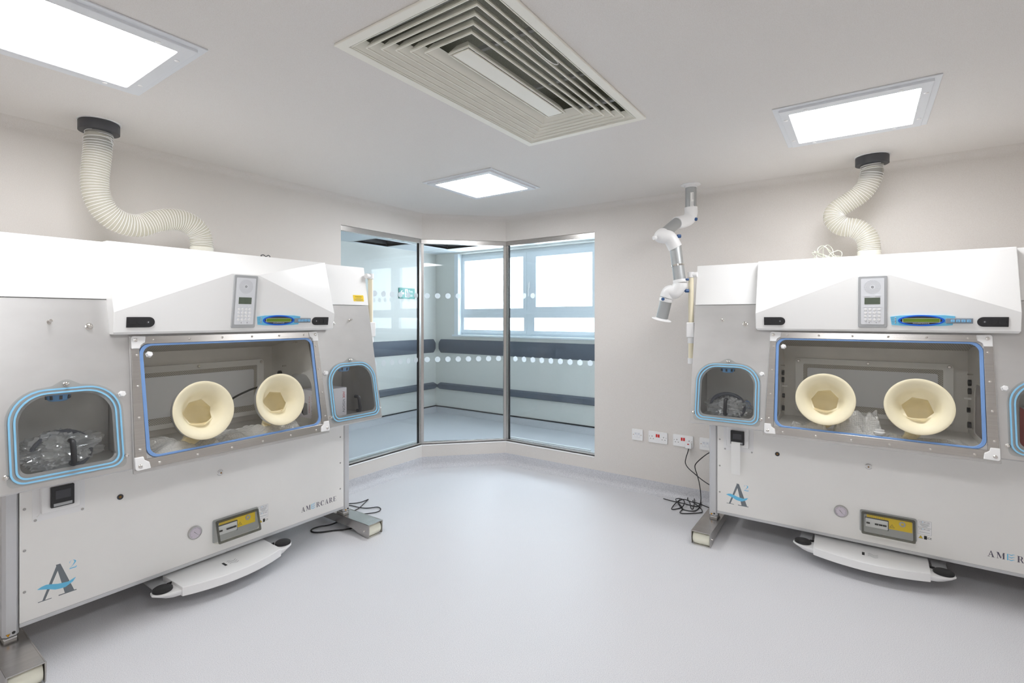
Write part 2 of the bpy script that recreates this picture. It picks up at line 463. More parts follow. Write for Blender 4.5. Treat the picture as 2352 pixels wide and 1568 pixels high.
# ------------------------------------------------------------------ corner observation window (window_1)
win = bpy.data.objects.new('window_1', None); COL.objects.link(win); struct(win)
win['label'] = 'three-pane splayed corner window of tinted glass in a brushed steel frame'
GO = 0.030           # glass set back from the wall face
gpath = [(WX0, YL), CL, CR, (XR, WY0)]
gp = [offs(gpath, i, -GO) for i in range(4)]
def seg_map(i):
    a, b = gp[i], gp[i + 1]; t = (b - a).normalized(); nn = Vector((-t.y, t.x)); L = (b - a).length
    return (lambda s, z, c: (a.x + t.x * s + nn.x * c, a.y + t.y * s + nn.y * c, z)), L
dots_z = (1.005, 1.604)
dot_spacing = 0.0975
for i in range(3):
    fn, L = seg_map(i)
    pane = MB().prism([(0.01, ZS + .01), (L - 0.01, ZS + .01), (L - 0.01, ZH - .02), (0.01, ZH - .02)], fn, 0.0, 0.010).build('glass_pane', 'room_glass', win, smooth=0)
    first = {0: (L - 0.06) % dot_spacing, 1: 0.062, 2: 0.105}[i]
    base = MB().prism(circle(0, 0, 0.0255, 28), lambda s, z, c: (s, c, z), -0.0012, -0.0002).build('dot', 'dot_frost', mesh_only=True)
    ang = atan2(gp[i + 1].y - gp[i].y, gp[i + 1].x - gp[i].x)
    for z in dots_z:
        s = first
        while s < L - 0.035:
            if s > 0.03:
                p = fn(s, z, 0); put(base, 'manifestation_dot', pane, p, (0, 0, ang))
            s += dot_spacing
    MB().prism([(0, ZH - .042), (L, ZH - .042), (L, ZH), (0, ZH)], fn, -0.016, 0.020).build('head_rail', 'brushed_steel', win, bevel=0.002)
    MB().prism([(0, ZS), (L, ZS), (L, ZS + .018), (0, ZS + .018)], fn, -0.016, 0.020).build('sill_rail', 'brushed_steel', win, bevel=0.002)
    # pale sill board in front of the frame
    w0, w1 = Vector(gpath[i]), Vector(gpath[i + 1]); f0, f1 = Vector(gp[i]), Vector(gp[i + 1])
    MB().prism([tuple(offs(gpath, i, .004)), tuple(offs(gpath, i + 1, .004)), tuple(offs(gpath, i + 1, -.05)), tuple(offs(gpath, i, -.05))], ident, ZS - .012, ZS).build('sill_board', 'white_gloss', win, bevel=0.003)
    # drainage bead lying along the bottom of the pane
    if i != 1:
        MB().tube([fn(0.02, ZS + .030, 0.022), fn(L - .06, ZS + .030, 0.022)], 0.008, 8).build('glazing_bead', 'white_plastic', win)
for i in (1, 2):
    c = gp[i]
    for j, mt in ((i - 1, 'brushed_steel'), (i, 'brushed_steel')):
        fn, L = seg_map(j)
        s0, s1 = ((L - 0.030, L) if j == i - 1 else (0, 0.030))
        MB().prism([(s0, ZS + .018), (s1, ZS + .018), (s1, ZH - .042), (s0, ZH - .042)], fn, -0.014, 0.020).build('mullion', mt, win, bevel=0.002)
    fn, L = seg_map(i - 1 if i == 1 else i)
    s0, s1 = (L - 0.036, L - .030) if i == 1 else (0.030, 0.036)
    MB().prism([(s0, ZS + .018), (s1, ZS + .018), (s1, ZH - .042), (s0, ZH - .042)], fn, -0.004, 0.012).build('glazing_gasket', 'black_rubber', win)

# ------------------------------------------------------------------ corridor behind the glass
m = MB(); m.box(CXB, XF + .1, YF, YF + .1, 0, HF)
struct(m.build('wall_corridor', 'corridor_wall', smooth=0))
FY0, FY1, FZ0, FZ1 = -0.95, 4.77, 1.151, 2.305
m = MB(); m.box(XF, XF + .16, CYB, FY0, 0, HF); m.box(XF, XF + .16, FY1, YF, 0, HF); m.box(XF, XF + .16, FY0, FY1, 0, FZ0); m.box(XF, XF + .16, FY0, FY1, FZ1, HF + .02)
struct(m.build('wall_outer', 'corridor_wall', smooth=0))
m = MB(); m.box(CXB - .1, CXB, YL + WT, YF + .1, 0, HF); m.box(XR + WT, XF + .1, CYB - .1, CYB, 0, HF)
struct(m.build('wall_ends', 'corridor_wall', smooth=0))
HOLES = [(3.98, 4.53, 4.66, 5.09), (4.66, 5.19, 3.98, 4.61)]
m = MB(); m.plate([(CXB, YL + WT + .01), (CL[0] + .08, YL + WT + .01), (XR + WT + .01, CR[1] + .08), (XR + WT + .01, CYB), (XF, CYB), (XF, YF), (CXB, YF)],
                  [[(a, c), (b, c), (b, d), (a, d)] for a, b, c, d in HOLES], ident, HF, HF + .03)
cc = struct(m.build('ceiling', 'corridor_ceiling', smooth=0))
for x in (3.35, 3.95, 4.55, 5.17):
    MB().box(x, x + .012, max(YL + .2, 3.4), YF, HF - .003, HF).build('ceiling_grid_bar', 'white_paint', cc)
for y in (3.35, 3.95, 4.63, 5.10):
    MB().box(XR + .2, XF, y, y + .012, HF - .0035, HF).build('ceiling_grid_bar', 'white_paint', cc)
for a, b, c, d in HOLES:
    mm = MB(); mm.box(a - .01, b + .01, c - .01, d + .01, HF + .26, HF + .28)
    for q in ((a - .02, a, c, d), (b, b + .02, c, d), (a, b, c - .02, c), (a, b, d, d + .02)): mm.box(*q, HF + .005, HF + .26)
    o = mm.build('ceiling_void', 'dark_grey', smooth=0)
    tag(o, ('open ceiling tile hole by the far corridor wall' if a < 4.2 else 'open ceiling tile hole by the corridor window'), 'ceiling opening', 'open corridor ceiling tiles')
    MB().box((a + b) / 2 - .05, (a + b) / 2 + .01, c, d, HF + .08, HF + .12).build('service_bar', 'aluminium', o)
MB_ = [('x', 5.06), ('y', 5.50)]
# corridor skirting: same vinyl, with a dark capping strip
m = MB(); m.box(CXB, XF, YF - .006, YF, 0, .092); m.box(XF - .006, XF, CYB, YF, 0, .092)
bc = struct(m.build('baseboard_corridor', 'floor_vinyl', smooth=0))
m = MB(); m.box(CXB, XF, YF - .014, YF, .092, .106); m.box(XF - .014, XF, CYB, YF, .092, .106)
m.build('capping_strip', 'black_rubber', bc)
def bumper(label, grp, wall, z0, z1, dp, s0, s1, rail):
    ev = [(0, z0), (dp * .6, z0 + .006), (dp, z0 + (z1 - z0) * .2), (dp, z1 - (z1 - z0) * .2), (dp * .6, z1 - .006), (0, z1)]
    def fn(s, i):
        d, z = ev[i]; return (s, YF - d, z) if wall == 'y' else (XF - d, s, z)
    m = MB(); n = len(ev)
    e0 = s0; e1 = s1
    ins = 0.03
    rings = []
    tips = [(s0, 0.6), (s0 + (ins if s1 > s0 else -ins), 1.0), (s1 - (ins if s1 > s0 else -ins), 1.0), (s1, 0.6)]
    zc = (z0 + z1) / 2
    V = []
    for s, kx in tips:
        for i in range(n):
            p = list(fn(s, i)); p[2] = zc + (p[2] - zc) * kx; V.append(tuple(p))
    F = [(j * n + i, j * n + (i + 1) % n, (j + 1) * n + (i + 1) % n, (j + 1) * n + i) for j in range(3) for i in range(n)] + [tuple(range(n)), tuple(range(4 * n - 1, 3 * n - 1, -1))]
    m.add(V, F)
    o = m.build('handrail' if rail else 'wall_bumper', 'bumper_grey', smooth=30)
    tag(o, label, 'bumper rail', grp)
bumper('wide grey bumper band on the corridor wall under the window', 'corridor bumper rails', 'x', .885, 1.083, .022, 5.055, -1.0, False)
bumper('wide grey bumper band on the corridor wall under the exit sign', 'corridor bumper rails', 'y', .885, 1.083, .022, 5.49, 0.8, False)
bumper('narrow grey low bumper rail on the corridor wall under the window', 'corridor bumper rails', 'x', .352, .449, .05, 5.06, -1.0, True)
bumper('narrow grey low bumper rail on the corridor wall under the exit sign', 'corridor bumper rails', 'y', .352, .449, .05, 5.49, 0.8, True)

# outer window (window_2)
w2 = bpy.data.objects.new('window_2', None); COL.objects.link(w2); struct(w2)
w2['label'] = 'white framed corridor window with bright overcast daylight'
fx = XF + .10
yz = lambda x: (lambda a, b, c: (x + c, a, b))
MB().plate([(FY0, FZ0), (FY1, FZ0), (FY1, FZ1), (FY0, FZ1)], [rrect(FY0 + .07, FY1 - .07, FZ0 + .03, FZ1 - .05, .001, 1)], yz(fx), 0, .05).build('outer_frame', 'window_frame_white', w2, bevel=.004)
MB().box(XF - .03, XF + .11, FY0 - .02, FY1 + .02, FZ0 - .022, FZ0 + .002).build('window_board', 'window_frame_white', w2, bevel=.004)
MB().box(XF - .001, XF + .1, FY1 - .07, FY1 - .001, FZ0, FZ1).build('reveal_lining', 'window_frame_white', w2)
YM = 3.515
def sash(y0, y1, z0, z1, t, hand=None):
    o = MB().plate([(y0, z0), (y1, z0), (y1, z1), (y0, z1)], [[(y0 + t, z0 + t), (y1 - t, z0 + t), (y1 - t, z1 - t), (y0 + t, z1 - t)]], yz(fx - .018), 0, .055).build('sash', 'window_frame_white', w2, bevel=.004)
    MB().box(fx + .01, fx + .018, y0 + t - .006, y1 - t + .006, z0 + t - .006, z1 - t + .006).build('pane', 'outer_glass', o, smooth=0)
    if hand:
        MB().box(fx - .034, fx - .018, y0 + hand - .012, y0 + hand + .012, 1.78, 1.87).box(fx - .05, fx - .034, y0 + hand - .008, y0 + hand + .008, 1.70, 1.85).build('sash_handle', 'white_plastic', o, bevel=.003)
MUL = [(3.515, 3.590), (2.50, 2.58), (1.545, 1.63), (.60, .685), (-.33, -.25)]
edges = [FY1 - .07] + [q for a_, b_ in MUL for q in (b_, a_)] + [FY0 + .07]
for i in range(0, len(edges), 2):
    hi, lo = edges[i], edges[i + 1]
    t_ = .055 if i % 4 == 0 else .07
    sash(lo, hi, 1.468, FZ1 - .045, t_); sash(lo, hi, FZ0 + .03, 1.44, .045)
for a_, b_ in MUL:
    MB().box(fx - .012, fx + .05, a_, b_, FZ0 + .02, FZ1 - .04).build('mullion', 'window_frame_white', w2, bevel=.004)
MB().box(fx - .020, fx + .05, FY0 + .07, FY1 - .07, 1.438, 1.480).build('transom', 'window_frame_white', w2, bevel=.004)
MB().box(fx - .034, fx - .012, YM + .02, YM + .045, 1.78, 1.87).box(fx - .05, fx - .034, YM + .025, YM + .04, 1.68, 1.85).build('sash_handle', 'white_plastic', w2, bevel=.003)

# fire exit sign on the far corridor wall
sg = thing('exit_sign', 'green and white running man fire exit sign on the corridor wall', 'sign', (4.775, YF, 1.66))
sf = lambda a, b, c: (a, -0.012 - c, b)
MB().prism([(0, 0), (.30, 0), (.30, .145), (0, .145)], lambda a, b, c: (a, c, b), -.012, -.002).build('board', 'sign_green', sg, bevel=.002)
MB().flat([(.012, .072), (.05, .112), (.066, .112), (.046, .086), (.095, .086), (.095, .058), (.046, .058), (.066, .032), (.05, .032)], sf, .0005).build('arrow', 'white_plastic', sg, smooth=0, recalc=False)
MB().flat([(.112, .02), (.165, .02), (.165, .13), (.112, .13)], sf, .0005).build('doorway', 'white_plastic', sg, smooth=0, recalc=False)
mm = MB(); mm.flat(circle(.136, .113, .008, 12), sf, .001)
for q in ([(.128, .10), (.142, .104), (.146, .07), (.134, .066)], [(.128, .10), (.116, .085), (.119, .081), (.132, .094)], [(.142, .10), (.156, .09), (.154, .085), (.141, .092)],
          [(.134, .07), (.145, .07), (.157, .046), (.15, .042)], [(.134, .07), (.141, .066), (.128, .026), (.121, .028)]): mm.flat(q, sf, .001)
mm.build('running_man', 'sign_green', sg, smooth=0, recalc=False)
text('lettering', 'Fire', .05, sf, 'white_plastic', sg, .0006, at=(.178, .085)); text('lettering', 'exit', .05, sf, 'white_plastic', sg, .0006, at=(.178, .03))

# ------------------------------------------------------------------ ceiling lights
def ceiling_light(x0, x1, y0, y1, label):
    cx, cy = (x0 + x1) / 2, (y0 + y1) / 2
    o = thing('ceiling_light', label, 'light', (cx, cy, H), 0, 'recessed ceiling light panels')
    w, d = (x1 - x0) / 2, (y1 - y0) / 2; q = .2385
    fn = ident
    MB().plate([(-w, -d), (w, -d), (w, d), (-w, d)], [[(-w + .026, -d + .026), (w - .026, -d + .026), (w - .026, d - .026), (-w + .026, d - .026)]], fn, -.006, 0).build('trim_ring', 'lamp_frame', o, bevel=.002)
    MB().plate([(-w + .024, -d + .024), (w - .024, -d + .024), (w - .024, d - .024), (-w + .024, d - .024)], [rrect(-q, q, -q, q, .006, 3)], fn, -.016, -.002).build('frame', 'lamp_frame', o, bevel=.002)
    MB().prism(rrect(-q, q, -q, q, .006, 3), fn, -.012, -.004).build('diffuser', 'lamp_panel', o, smooth=0)
    sc = MB().lathe([(.0085, 0), (.0085, .0015), (.006, .003)], (0, 0, 0), (0, 0, -1), 14).build('screw', 'white_plastic', mesh_only=True)
    for a in (-.17, .17):
        for b in (-1, 1):
            put(sc, 'screw', o, (a, b * (q + .02), -.016)); put(sc, 'screw', o, (b * (q + .025), a, -.016))
    return o
ceiling_light(2.590, 3.200, 1.932, 2.540, 'square ceiling light panel in front of the corner window')
ceiling_light(2.624, 3.258, -.258, .340, 'square ceiling light panel beside the hose with the tight S bend')
ceiling_light(.245, .860, 1.904, 2.534, 'square ceiling light panel beside the hose with the long swan neck')
ceiling_light(.245, .860, -.258, .340, 'square ceiling light panel over the open floor')

# ------------------------------------------------------------------ ceiling air diffuser
vt = thing('air_diffuser', 'large rectangular cream ceiling air diffuser with concentric louvres', 'air vent', ((VX0 + VX1) / 2, (VY0 + VY1) / 2, H))
w, d = (VX1 - VX0) / 2, (VY1 - VY0) / 2
MB().plate([(-w, -d), (w, -d), (w, d), (-w, d)], [[(-w + .037, -d + .037), (w - .037, -d + .037), (w - .037, d - .037), (-w + .037, d - .037)]], ident, -.010, 0).build('frame', 'vent_paint', vt, bevel=.003)
pl = MB(); a, b = w - .034, d - .034
pl.box(-a, a, -b, b, .20, .21)
for q in ((-a - .004, -a, -b, b), (a, a + .004, -b, b), (-a, a, -b - .004, -b), (-a, a, b, b + .004)): pl.box(*q, .0, .20)
pl.build('plenum_box', 'plenum', vt, smooth=0)
for s in (-1, 1):
    MB().box(s * (a - .09) - .012, s * (a - .09) + .012, -b, b, .065, .08).build('support_bar', 'grey_plastic', vt)
    MB().box(s * .2 - .008, s * .2 + .008, -b, b, .065, .08).build('support_bar', 'grey_plastic', vt)
pitch = .0362; flare = .022; th = .0022
iw, idp = w - .037, d - .037
for kk in range(7):
    ow, od = iw - .004 - pitch * kk, idp - .004 - pitch * kk
    if kk == 6: ow, od = .345 + .012, .0365 + .012
    for sx, sy in ((0, 1), (0, -1), (1, 0), (-1, 0)):
        prof = [(0, -.007), (0, -.001), (flare, .030), (flare + th, .029), (th * 1.6, -.002), (th * 1.6, -.007)]
        V = []
        for (e, z) in prof:
            A, B = ow - e, od - e
            if sx == 0: V += [(-A, sy * B, z), (A, sy * B, z)]
            else: V += [(sx * A, -B, z), (sx * A, B, z)]
        np_ = len(prof)
        MB().add(V, [(2 * i, 2 * i + 1, 2 * ((i + 1) % np_) + 1, 2 * ((i + 1) % np_)) for i in range(np_)] + [tuple(2 * i for i in range(np_)), tuple(2 * i + 1 for i in reversed(range(np_)))]).build('slat', 'vent_paint', vt, smooth=0)
MB().box(-.345, .345, -.0365, .0365, -.008, -.002).build('centre_plate', 'vent_paint', vt, bevel=.002)
MB().tube(spline([(-.22, -.20, .03), (-.16, -.22, .0), (-.09, -.235, -.012), (-.06, -.24, .0), (-.10, -.22, .03)]), .002, 6).build('pull_cord', 'white_plastic', vt)

# ================================================================== glove-box isolators
# local frame: x along the front, -y towards the user, z up; origin on the floor under the panel centre
def SL(z): return -(0.140 + .188 * (1.382 - z))         # sloping stainless front
slope = lambda a, b, c: (a, SL(b) - c, b)
panel = lambda a, b, c: (a, -c, b)
def HP(z): return -(0.205 + .134 * (z - 1.347))          # forward-leaning face of the hood
hoodf = lambda a, b, c: (a, HP(b) - c, b)
NS = Vector((0, -1, .188)).normalized(); US = Vector((1, 0, 0)); VS = Vector((0, .188, 1)).normalized()
def on_slope(x, z, off=0.0): return Vector((x, SL(z), z)) + NS * off
ROT_S = (math.atan(-.188), 0, 0)         # tips a y-facing piece back onto the slope

def arc_letters():
    L = {}
    def ring(cx, cy, rxo, ryo, rxi, ryi, a0, a1, dx=0, n=14):
        P = []
        for i in range(n):
            t0, t1 = radians(a0 + (a1 - a0) * i / n), radians(a0 + (a1 - a0) * (i + 1) / n)
            P.append([(cx + rxo * cos(t0), cy + ryo * sin(t0)), (cx + rxo * cos(t1), cy + ryo * sin(t1)), (cx + dx + rxi * cos(t1), cy + ryi * sin(t1)), (cx + dx + rxi * cos(t0), cy + ryi * sin(t0))])
        return P
    L['A'] = (.95, [[(.13, .04), (.18, .04), (.47, .88), (.43, 1)], [(.42, 1), (.50, 1), (.83, .04), (.61, .04)], [(.24, .32), (.66, .32), (.64, .37), (.26, .37)], [(0, 0), (.32, 0), (.32, .04), (0, .04)], [(.50, 0), (.94, 0), (.94, .04), (.50, .04)]])
    L['M'] = (1.16, [[(.17, .04), (.22, .04), (.22, .96), (.17, .96)], [(.06, 1), (.33, 1), (.64, .22), (.57, .02)], [(.57, .02), (.62, .12), (.93, 1), (.87, 1)], [(.84, .04), (1.03, .04), (1.03, 1), (.84, 1)], [(.06, 0), (.33, 0), (.33, .04), (.06, .04)], [(.76, 0), (1.11, 0), (1.11, .04), (.76, .04)], [(.87, .96), (1.11, .96), (1.11, 1), (.87, 1)], [(.04, .96), (.2, .96), (.2, 1), (.04, 1)]])
    L['R'] = (.92, [[(.13, .04), (.32, .04), (.32, .96), (.13, .96)], [(.04, 0), (.41, 0), (.41, .04), (.04, .04)], [(.04, .96), (.5, .96), (.5, 1), (.04, 1)], [(.32, .47), (.5, .47), (.5, .51), (.32, .51)], [(.42, .49), (.58, .49), (.80, .06), (.64, .06)], [(.62, 0), (.92, 0), (.92, .05), (.62, .07)]] + ring(.46, .735, .27, .265, .09, .225, -90, 90))
    L['C'] = (.95, ring(.47, .5, .44, .52, .24, .47, 42, 318, .03, 22) + [[(.74, .62), (.82, .62), (.82, 1), (.78, 1)]])
    L['E'] = (.86, [[(.13, .04), (.32, .04), (.32, .96), (.13, .96)], [(.04, 0), (.78, 0), (.78, .04), (.04, .04)], [(.04, .96), (.76, .96), (.76, 1), (.04, 1)], [(.32, .49), (.58, .49), (.58, .53), (.32, .53)], [(.74, 0), (.78, 0), (.82, .28), (.79, .28)], [(.72, 1), (.76, 1), (.78, .76), (.75, .76)], [(.54, .36), (.58, .36), (.58, .66), (.54, .66)]])
    wave = []
    for zc in (.0, .42, .84):
        n = 10
        for i in range(n):
            f0, f1 = i / n, (i + 1) / n
            q = lambda f: zc + .11 + .10 * sin(f * 2 * pi + 2.6) * (.4 + .6 * f)
            w0, w1 = .05 * sin(pi * min(1, f0 + .08)) + .012, .05 * sin(pi * min(1, f1 + .08)) + .012
            wave.append([(.24 + .78 * f0, q(f0) - w0), (.24 + .78 * f1, q(f1) - w1), (.24 + .78 * f1, q(f1) + w1), (.24 + .78 * f0, q(f0) + w0)])
    L['~'] = (1.08, [[(.06, 0), (.20, 0), (.20, 1), (.06, 1)]] + wave)
    return L
LETTERS = arc_letters()
def wordmark(x0, x1, z0, hgt, fn, parent, c=.0006, gap=.14):
    seq = ['A', 'M', '~', 'R', 'C', 'A', 'R', 'E']
    tot = sum(LETTERS[k][0] for k in seq) + gap * (len(seq) - 1)
    sx = (x1 - x0) / tot; x = x0
    for k in seq:
        m = MB()
        for i, poly in enumerate(LETTERS[k][1]): m.flat([(x + a * sx, z0 + b * hgt) for a, b in poly], fn, c + i * 1e-6)
        m.build('letter', 'print_cyan' if k == '~' else 'print_dark', parent, smooth=0, recalc=False)
        x += (LETTERS[k][0] + gap) * sx

def warn_triangle(cx, cz, s, fn, parent, c=.0006, material='print_yellow', down=False):
    kz = -1 if down else 1
    tri = lambda q: [(cx - q, cz - kz * q * .6), (cx + q, cz - kz * q * .6), (cx, cz + kz * q * 1.1)]
    o = MB().flat(tri(s), fn, c).build('warning_triangle', 'print_black', parent, smooth=0, recalc=False)
    MB().flat(tri(s * .80), fn, c + .0002).build('triangle_field', material, o, smooth=0, recalc=False)
    MB().flat([(cx - s * .05, cz - s * .3), (cx + s * .22, cz + s * .12), (cx + s * .04, cz + s * .1), (cx + s * .1, cz + s * .5), (cx - s * .18, cz + s * .02), (cx, cz + s * .02)], fn, c + .0004).build('bolt_sign', 'print_black', o, smooth=0, recalc=False)

def bolt_mesh(r, hgt, mt, n=16, hexa=False):
    prof = [(r * 1.35, 0), (r * 1.35, .0015), (r, .002), (r, hgt * .55), (r * .8, hgt * .85), (r * .35, hgt)]
    if hexa: prof = [(r * 1.2, 0), (r * 1.2, .003), (r, .0035), (r, hgt * .8), (r * .8, hgt)]; n = 6
    return MB().lathe(prof, (0, 0, 0), (0, -1, 0), n).build('bolt', mt, mesh_only=True, smooth=35 if not hexa else 20)

def hatch_outline(cx, hw, z0, z1, r, rt): return rrect(cx - hw, cx + hw, z0, z1, r, 8, rt)

def make_isolator(loc, rz, label):
    iso = thing('glove_box_isolator', label, 'isolator', (0, 0, 0), 0, 'glove box isolators')
    # ---- stainless front plate with the three openings
    WIN = rrect(-.425, .436, .787, 1.276, .03)
    HC = (-.694, .704)
    hw = [hatch_outline(c, .1475, .806, 1.091, .03, .10) for c in HC]
    fp = MB().plate([(-.903, .75), (.903, .75), (.903, 1.478), (-.903, 1.478)], [WIN] + hw, slope, -.004, 0).build('front_plate', 'stainless', iso, smooth=25)
    # folded lower edge
    MB().prism([(SL(.75), .752), (SL(.75) + .006, .744), (SL(.75) + .03, .742), (.42, .742), (.42, .752)], lambda a, b, c: (c, a, b), -.903, .903).build('bottom_pan', 'stainless', iso, smooth=25)
    # ---- end walls, back wall, roof
    for s in (-1, 1):
        MB().prism([(SL(.75) + .004, .75), (.44, .75), (.44, 1.478), (SL(1.478) + .004, 1.478)], lambda a, b, c: (s * (.903 - c), a, b), 0, .004).build('end_wall', 'stainless', iso, smooth=0)
    MB().box(-.899, .899, .436, .44, .75, 1.478).build('rear_wall', 'stainless', iso, smooth=0)
    # ---- inner chamber
    MB().box(-.45, .45, -.248, .262, .752, .766).build('chamber_floor', 'stainless_brightened', iso, smooth=0)
    for s in (-1, 1):
        part = MB().plate([(-.118, 1.32), (-.262 + .012, .766), (.262, .766), (.262, 1.32)], [rrect(-.17, .075, .80, 1.06, .02, 6, .09)],
                   lambda a, b, c: (s * (.445 + c), a, b), 0, .004).build('partition', 'stainless_brightened', iso, smooth=0)
        for (y, z, r) in ((.16, 1.05, .017), (.16, 1.005, .017), (.19, .90, .014), (.17, .82, .02)):
            MB().cyl((s * .445, y, z), (s * .432, y, z), r, 14).build('grommet', 'black_plastic', part)
        MB().cyl((s * .445, .16, .965), (s * .415, .16, .965), .006, 10).build('connector', 'white_plastic', part)
        for (y, z) in ((.10, 1.10), (.10, .815), (-.02, 1.25)):
            MB().cyl((s * .445, y, z), (s * .422, y, z), .004, 8).build('stud', 'chrome', part)
    bw = MB().box(-.449, .449, .262, .268, .752, 1.33).build('inner_back', 'stainless_brightened', iso, smooth=0)
    xz = lambda y: (lambda a, b, c: (a, y - c, b))
    gr = MB().plate(rrect(-.378, .384, .80, 1.14, .02), [rrect(-.335, .341, .825, 1.105, .006)], xz(.262), 0, .014).build('grille_frame', 'white_paint', iso, bevel=.002)
    MB().box(-.34, .346, .256, .259, .82, 1.11).build('perforated_sheet', 'perforated', gr, smooth=0)
    MB().prism(rrect(-.312, .318, .862, 1.082, .012), xz(.248), 0, .004).build('baffle_plate', 'pale_grey', gr)
    for x in (-.36, 0.0, .366): MB().lathe([(.009, 0), (.009, .004), (.006, .010)], (x, .248, 1.123), (0, -1, 0), 12).build('thumb_screw', 'chrome', gr)
    MB().prism([(-.135, 1.305), (.262, 1.216), (.262, 1.224), (-.135, 1.313)], lambda a, b, c: (c, a, b), -.449, .449).build('light_baffle', 'perforated', iso, smooth=0)
    # ---- transfer chambers
    for s, c in ((-1, HC[0]), (1, HC[1])):
        MB().box(min(s * .452, s * .897), max(s * .452, s * .897), -.25, .15, .753, .760).build('transfer_floor', 'stainless_brightened', iso, smooth=0)
        MB().box(min(s * .452, s * .897), max(s * .452, s * .897), .15, .154, .753, 1.19).build('transfer_back', 'stainless_brightened', iso, smooth=0)
        MB().box(min(s * .452, s * .897), max(s * .452, s * .897), -.192, .15, 1.094, 1.100).build('transfer_roof', 'stainless_brightened', iso, smooth=0)
        bl = MB()
        bl.lathe([(.040, 0), (.040, .010), (.037, .026), (.028, .034)], (c - .012, -.135, 1.094), (0, 0, -1), 24)
        nz = bl.build('air_nozzle', 'vent_blue', iso)
        for i in range(8):
            t = 2 * pi * i / 8
            MB().box(-.005, .005, -.0015, .0015, -.008, .008).build('nozzle_slot', 'black_plastic', nz, smooth=0)
            o = nz.children[-1]; o.location = (c - .012 + .0386 * cos(t), -.135 + .0386 * sin(t), 1.076); o.rotation_euler = (0, 0, t + pi / 2)
    # ---- viewing window
    BO = rrect(-.436, .444, .782, 1.281, .045); BI = rrect(-.421, .429, .791, 1.271, .04)
    wf = MB().plate([(-.488, .726), (.492, .726), (.480, 1.318), (-.470, 1.318)], [BO], slope, -.002, .012).build('window_box', 'stainless', iso, bevel=.003)
    bars = {'top': [(-.465, 1.281), (.475, 1.281), (.475, 1.315), (-.465, 1.315)], 'bottom': [(-.482, .742), (.486, .742), (.486, .782), (-.482, .782)],
            'left': [(-.482, .782), (-.438, .782), (-.436, 1.281), (-.466, 1.281)], 'right': [(.446, .782), (.486, .782), (.476, 1.281), (.444, 1.281)]}
    for kk, q in bars.items(): MB().prism(q, slope, .011, .020).build('frame_bar', 'brushed_steel', wf, bevel=.0015)
    rv = bolt_mesh(.0042, .0045, 'chrome', 12)
    for i in range(6):
        put(rv, 'rivet', wf, slope(-.379 + .1536 * i, 1.299, .020), ROT_S); put(rv, 'rivet', wf, slope(-.39 + .158 * i, .757, .020), ROT_S)
    for i in range(4):
        z = 1.232 - .1353 * i; put(rv, 'rivet', wf, slope(-.447 - .0047 * i, z, .020), ROT_S); put(rv, 'rivet', wf, slope(.458 + .004 * i, z, .020), ROT_S)
    for (cx, cz, sx, sz) in ((-.467, 1.317, 1, -1), (.477, 1.317, -1, -1), (-.484, .740, 1, 1), (.488, .740, -1, 1)):
        P = [(.010, 0), (.058, .002), (.054, .030), (.046, .034), (.036, .042), (.033, .056), (.0, .056), (0, .010), (.003, .003)]
        pts = [(cx + a * sx, cz + b * sz) for a, b in P]
        cb = MB().prism(pts, slope, .012, .026).build('corner_bracket', 'white_plastic', wf, bevel=.003)
        put(bolt_mesh(.006, .004, 'chrome', 12), 'bracket_screw', cb, slope(cx + .018 * sx, cz + .018 * sz, .026), ROT_S)
    MB().plate(BO, [BI], slope, .010, .0175).build('window_seal', 'seal_blue', wf, bevel=.002)
    PORTS = (-.193, .199)
    MB().plate(rrect(-.428, .436, .785, 1.278, .042), [circle(px, .951, .128, 40) for px in PORTS], slope, .008, .013).build('window_pane', 'acrylic', wf, smooth=0)
    hx = bolt_mesh(.0125, .017, 'white_plastic', hexa=True)
    put(hx, 'hex_nut', wf, slope(-.398, 1.232, .013), ROT_S)
    # ---- glove ports
    for pi_, px in enumerate(PORTS):
        org = on_slope(px, .951, 0)
        gport = MB().lathe([(.134, .004), (.134, .028), (.126, .030), (.126, .004)], org, NS, 48, close=True, u=US).build('glove_port', 'stainless', iso)
        rr = random.Random(3 + pi_)
        K = 7 if pi_ == 0 else 6
        ph = .35 + pi_ * .5; amp = [rr.uniform(-.10, .12) for _ in range(K)]
        def poly(t):
            x = ((t - ph) % (2 * pi)) / (2 * pi / K); i = int(x); f = x - i
            base = cos(pi / K) / cos((f - .5) * 2 * pi / K)
            return base * (1 + amp[i % K] * (1 - f) + amp[(i + 1) % K] * f)
        prof = [(.133, .028), (.1375, .032), (.1385, .036), (.1378, .0395), (.134, .0412), (.124, .0392), (.112, .0335), (.100, .0245), (.089, .011), (.0805, -.006), (.0745, -.022), (.0695, -.034), (.0665, -.0355)]
        wgt = [0, 0, 0, 0, 0, 0, 0, 0, .03, .12, .40, .95, 1]
        g = MB(); n = 84
        V = []
        for j, (r, hh) in enumerate(prof):
            for i in range(n):
                t = 2 * pi * i / n
                q = r * (1 + wgt[j] * (poly(t) - 1))
                # the opening sags: its lower lip stands proud of the funnel
                hz = hh + wgt[j] * .046 * max(0, -sin(t)) ** 1.3
                V.append(org + NS * hz + (US * cos(t) + VS * sin(t)) * q - VS * .008 * wgt[j])
        # the arm of the glove hangs down inside the chamber and ends on its floor
        fx_ = -.11 if pi_ == 0 else -.06
        P0 = org - VS * .008
        C = spline([P0 - NS * .042, P0 - NS * .060 - VS * .012, P0 - NS * .072 - VS * .042, P0 - NS * .078 - VS * .084, Vector((px - .02, P0.y + .075, .805)), Vector((px + fx_ * .6, P0.y + .045, .790)), Vector((px + fx_, P0.y + .02, .782))], 4)
        u_ = US.copy()
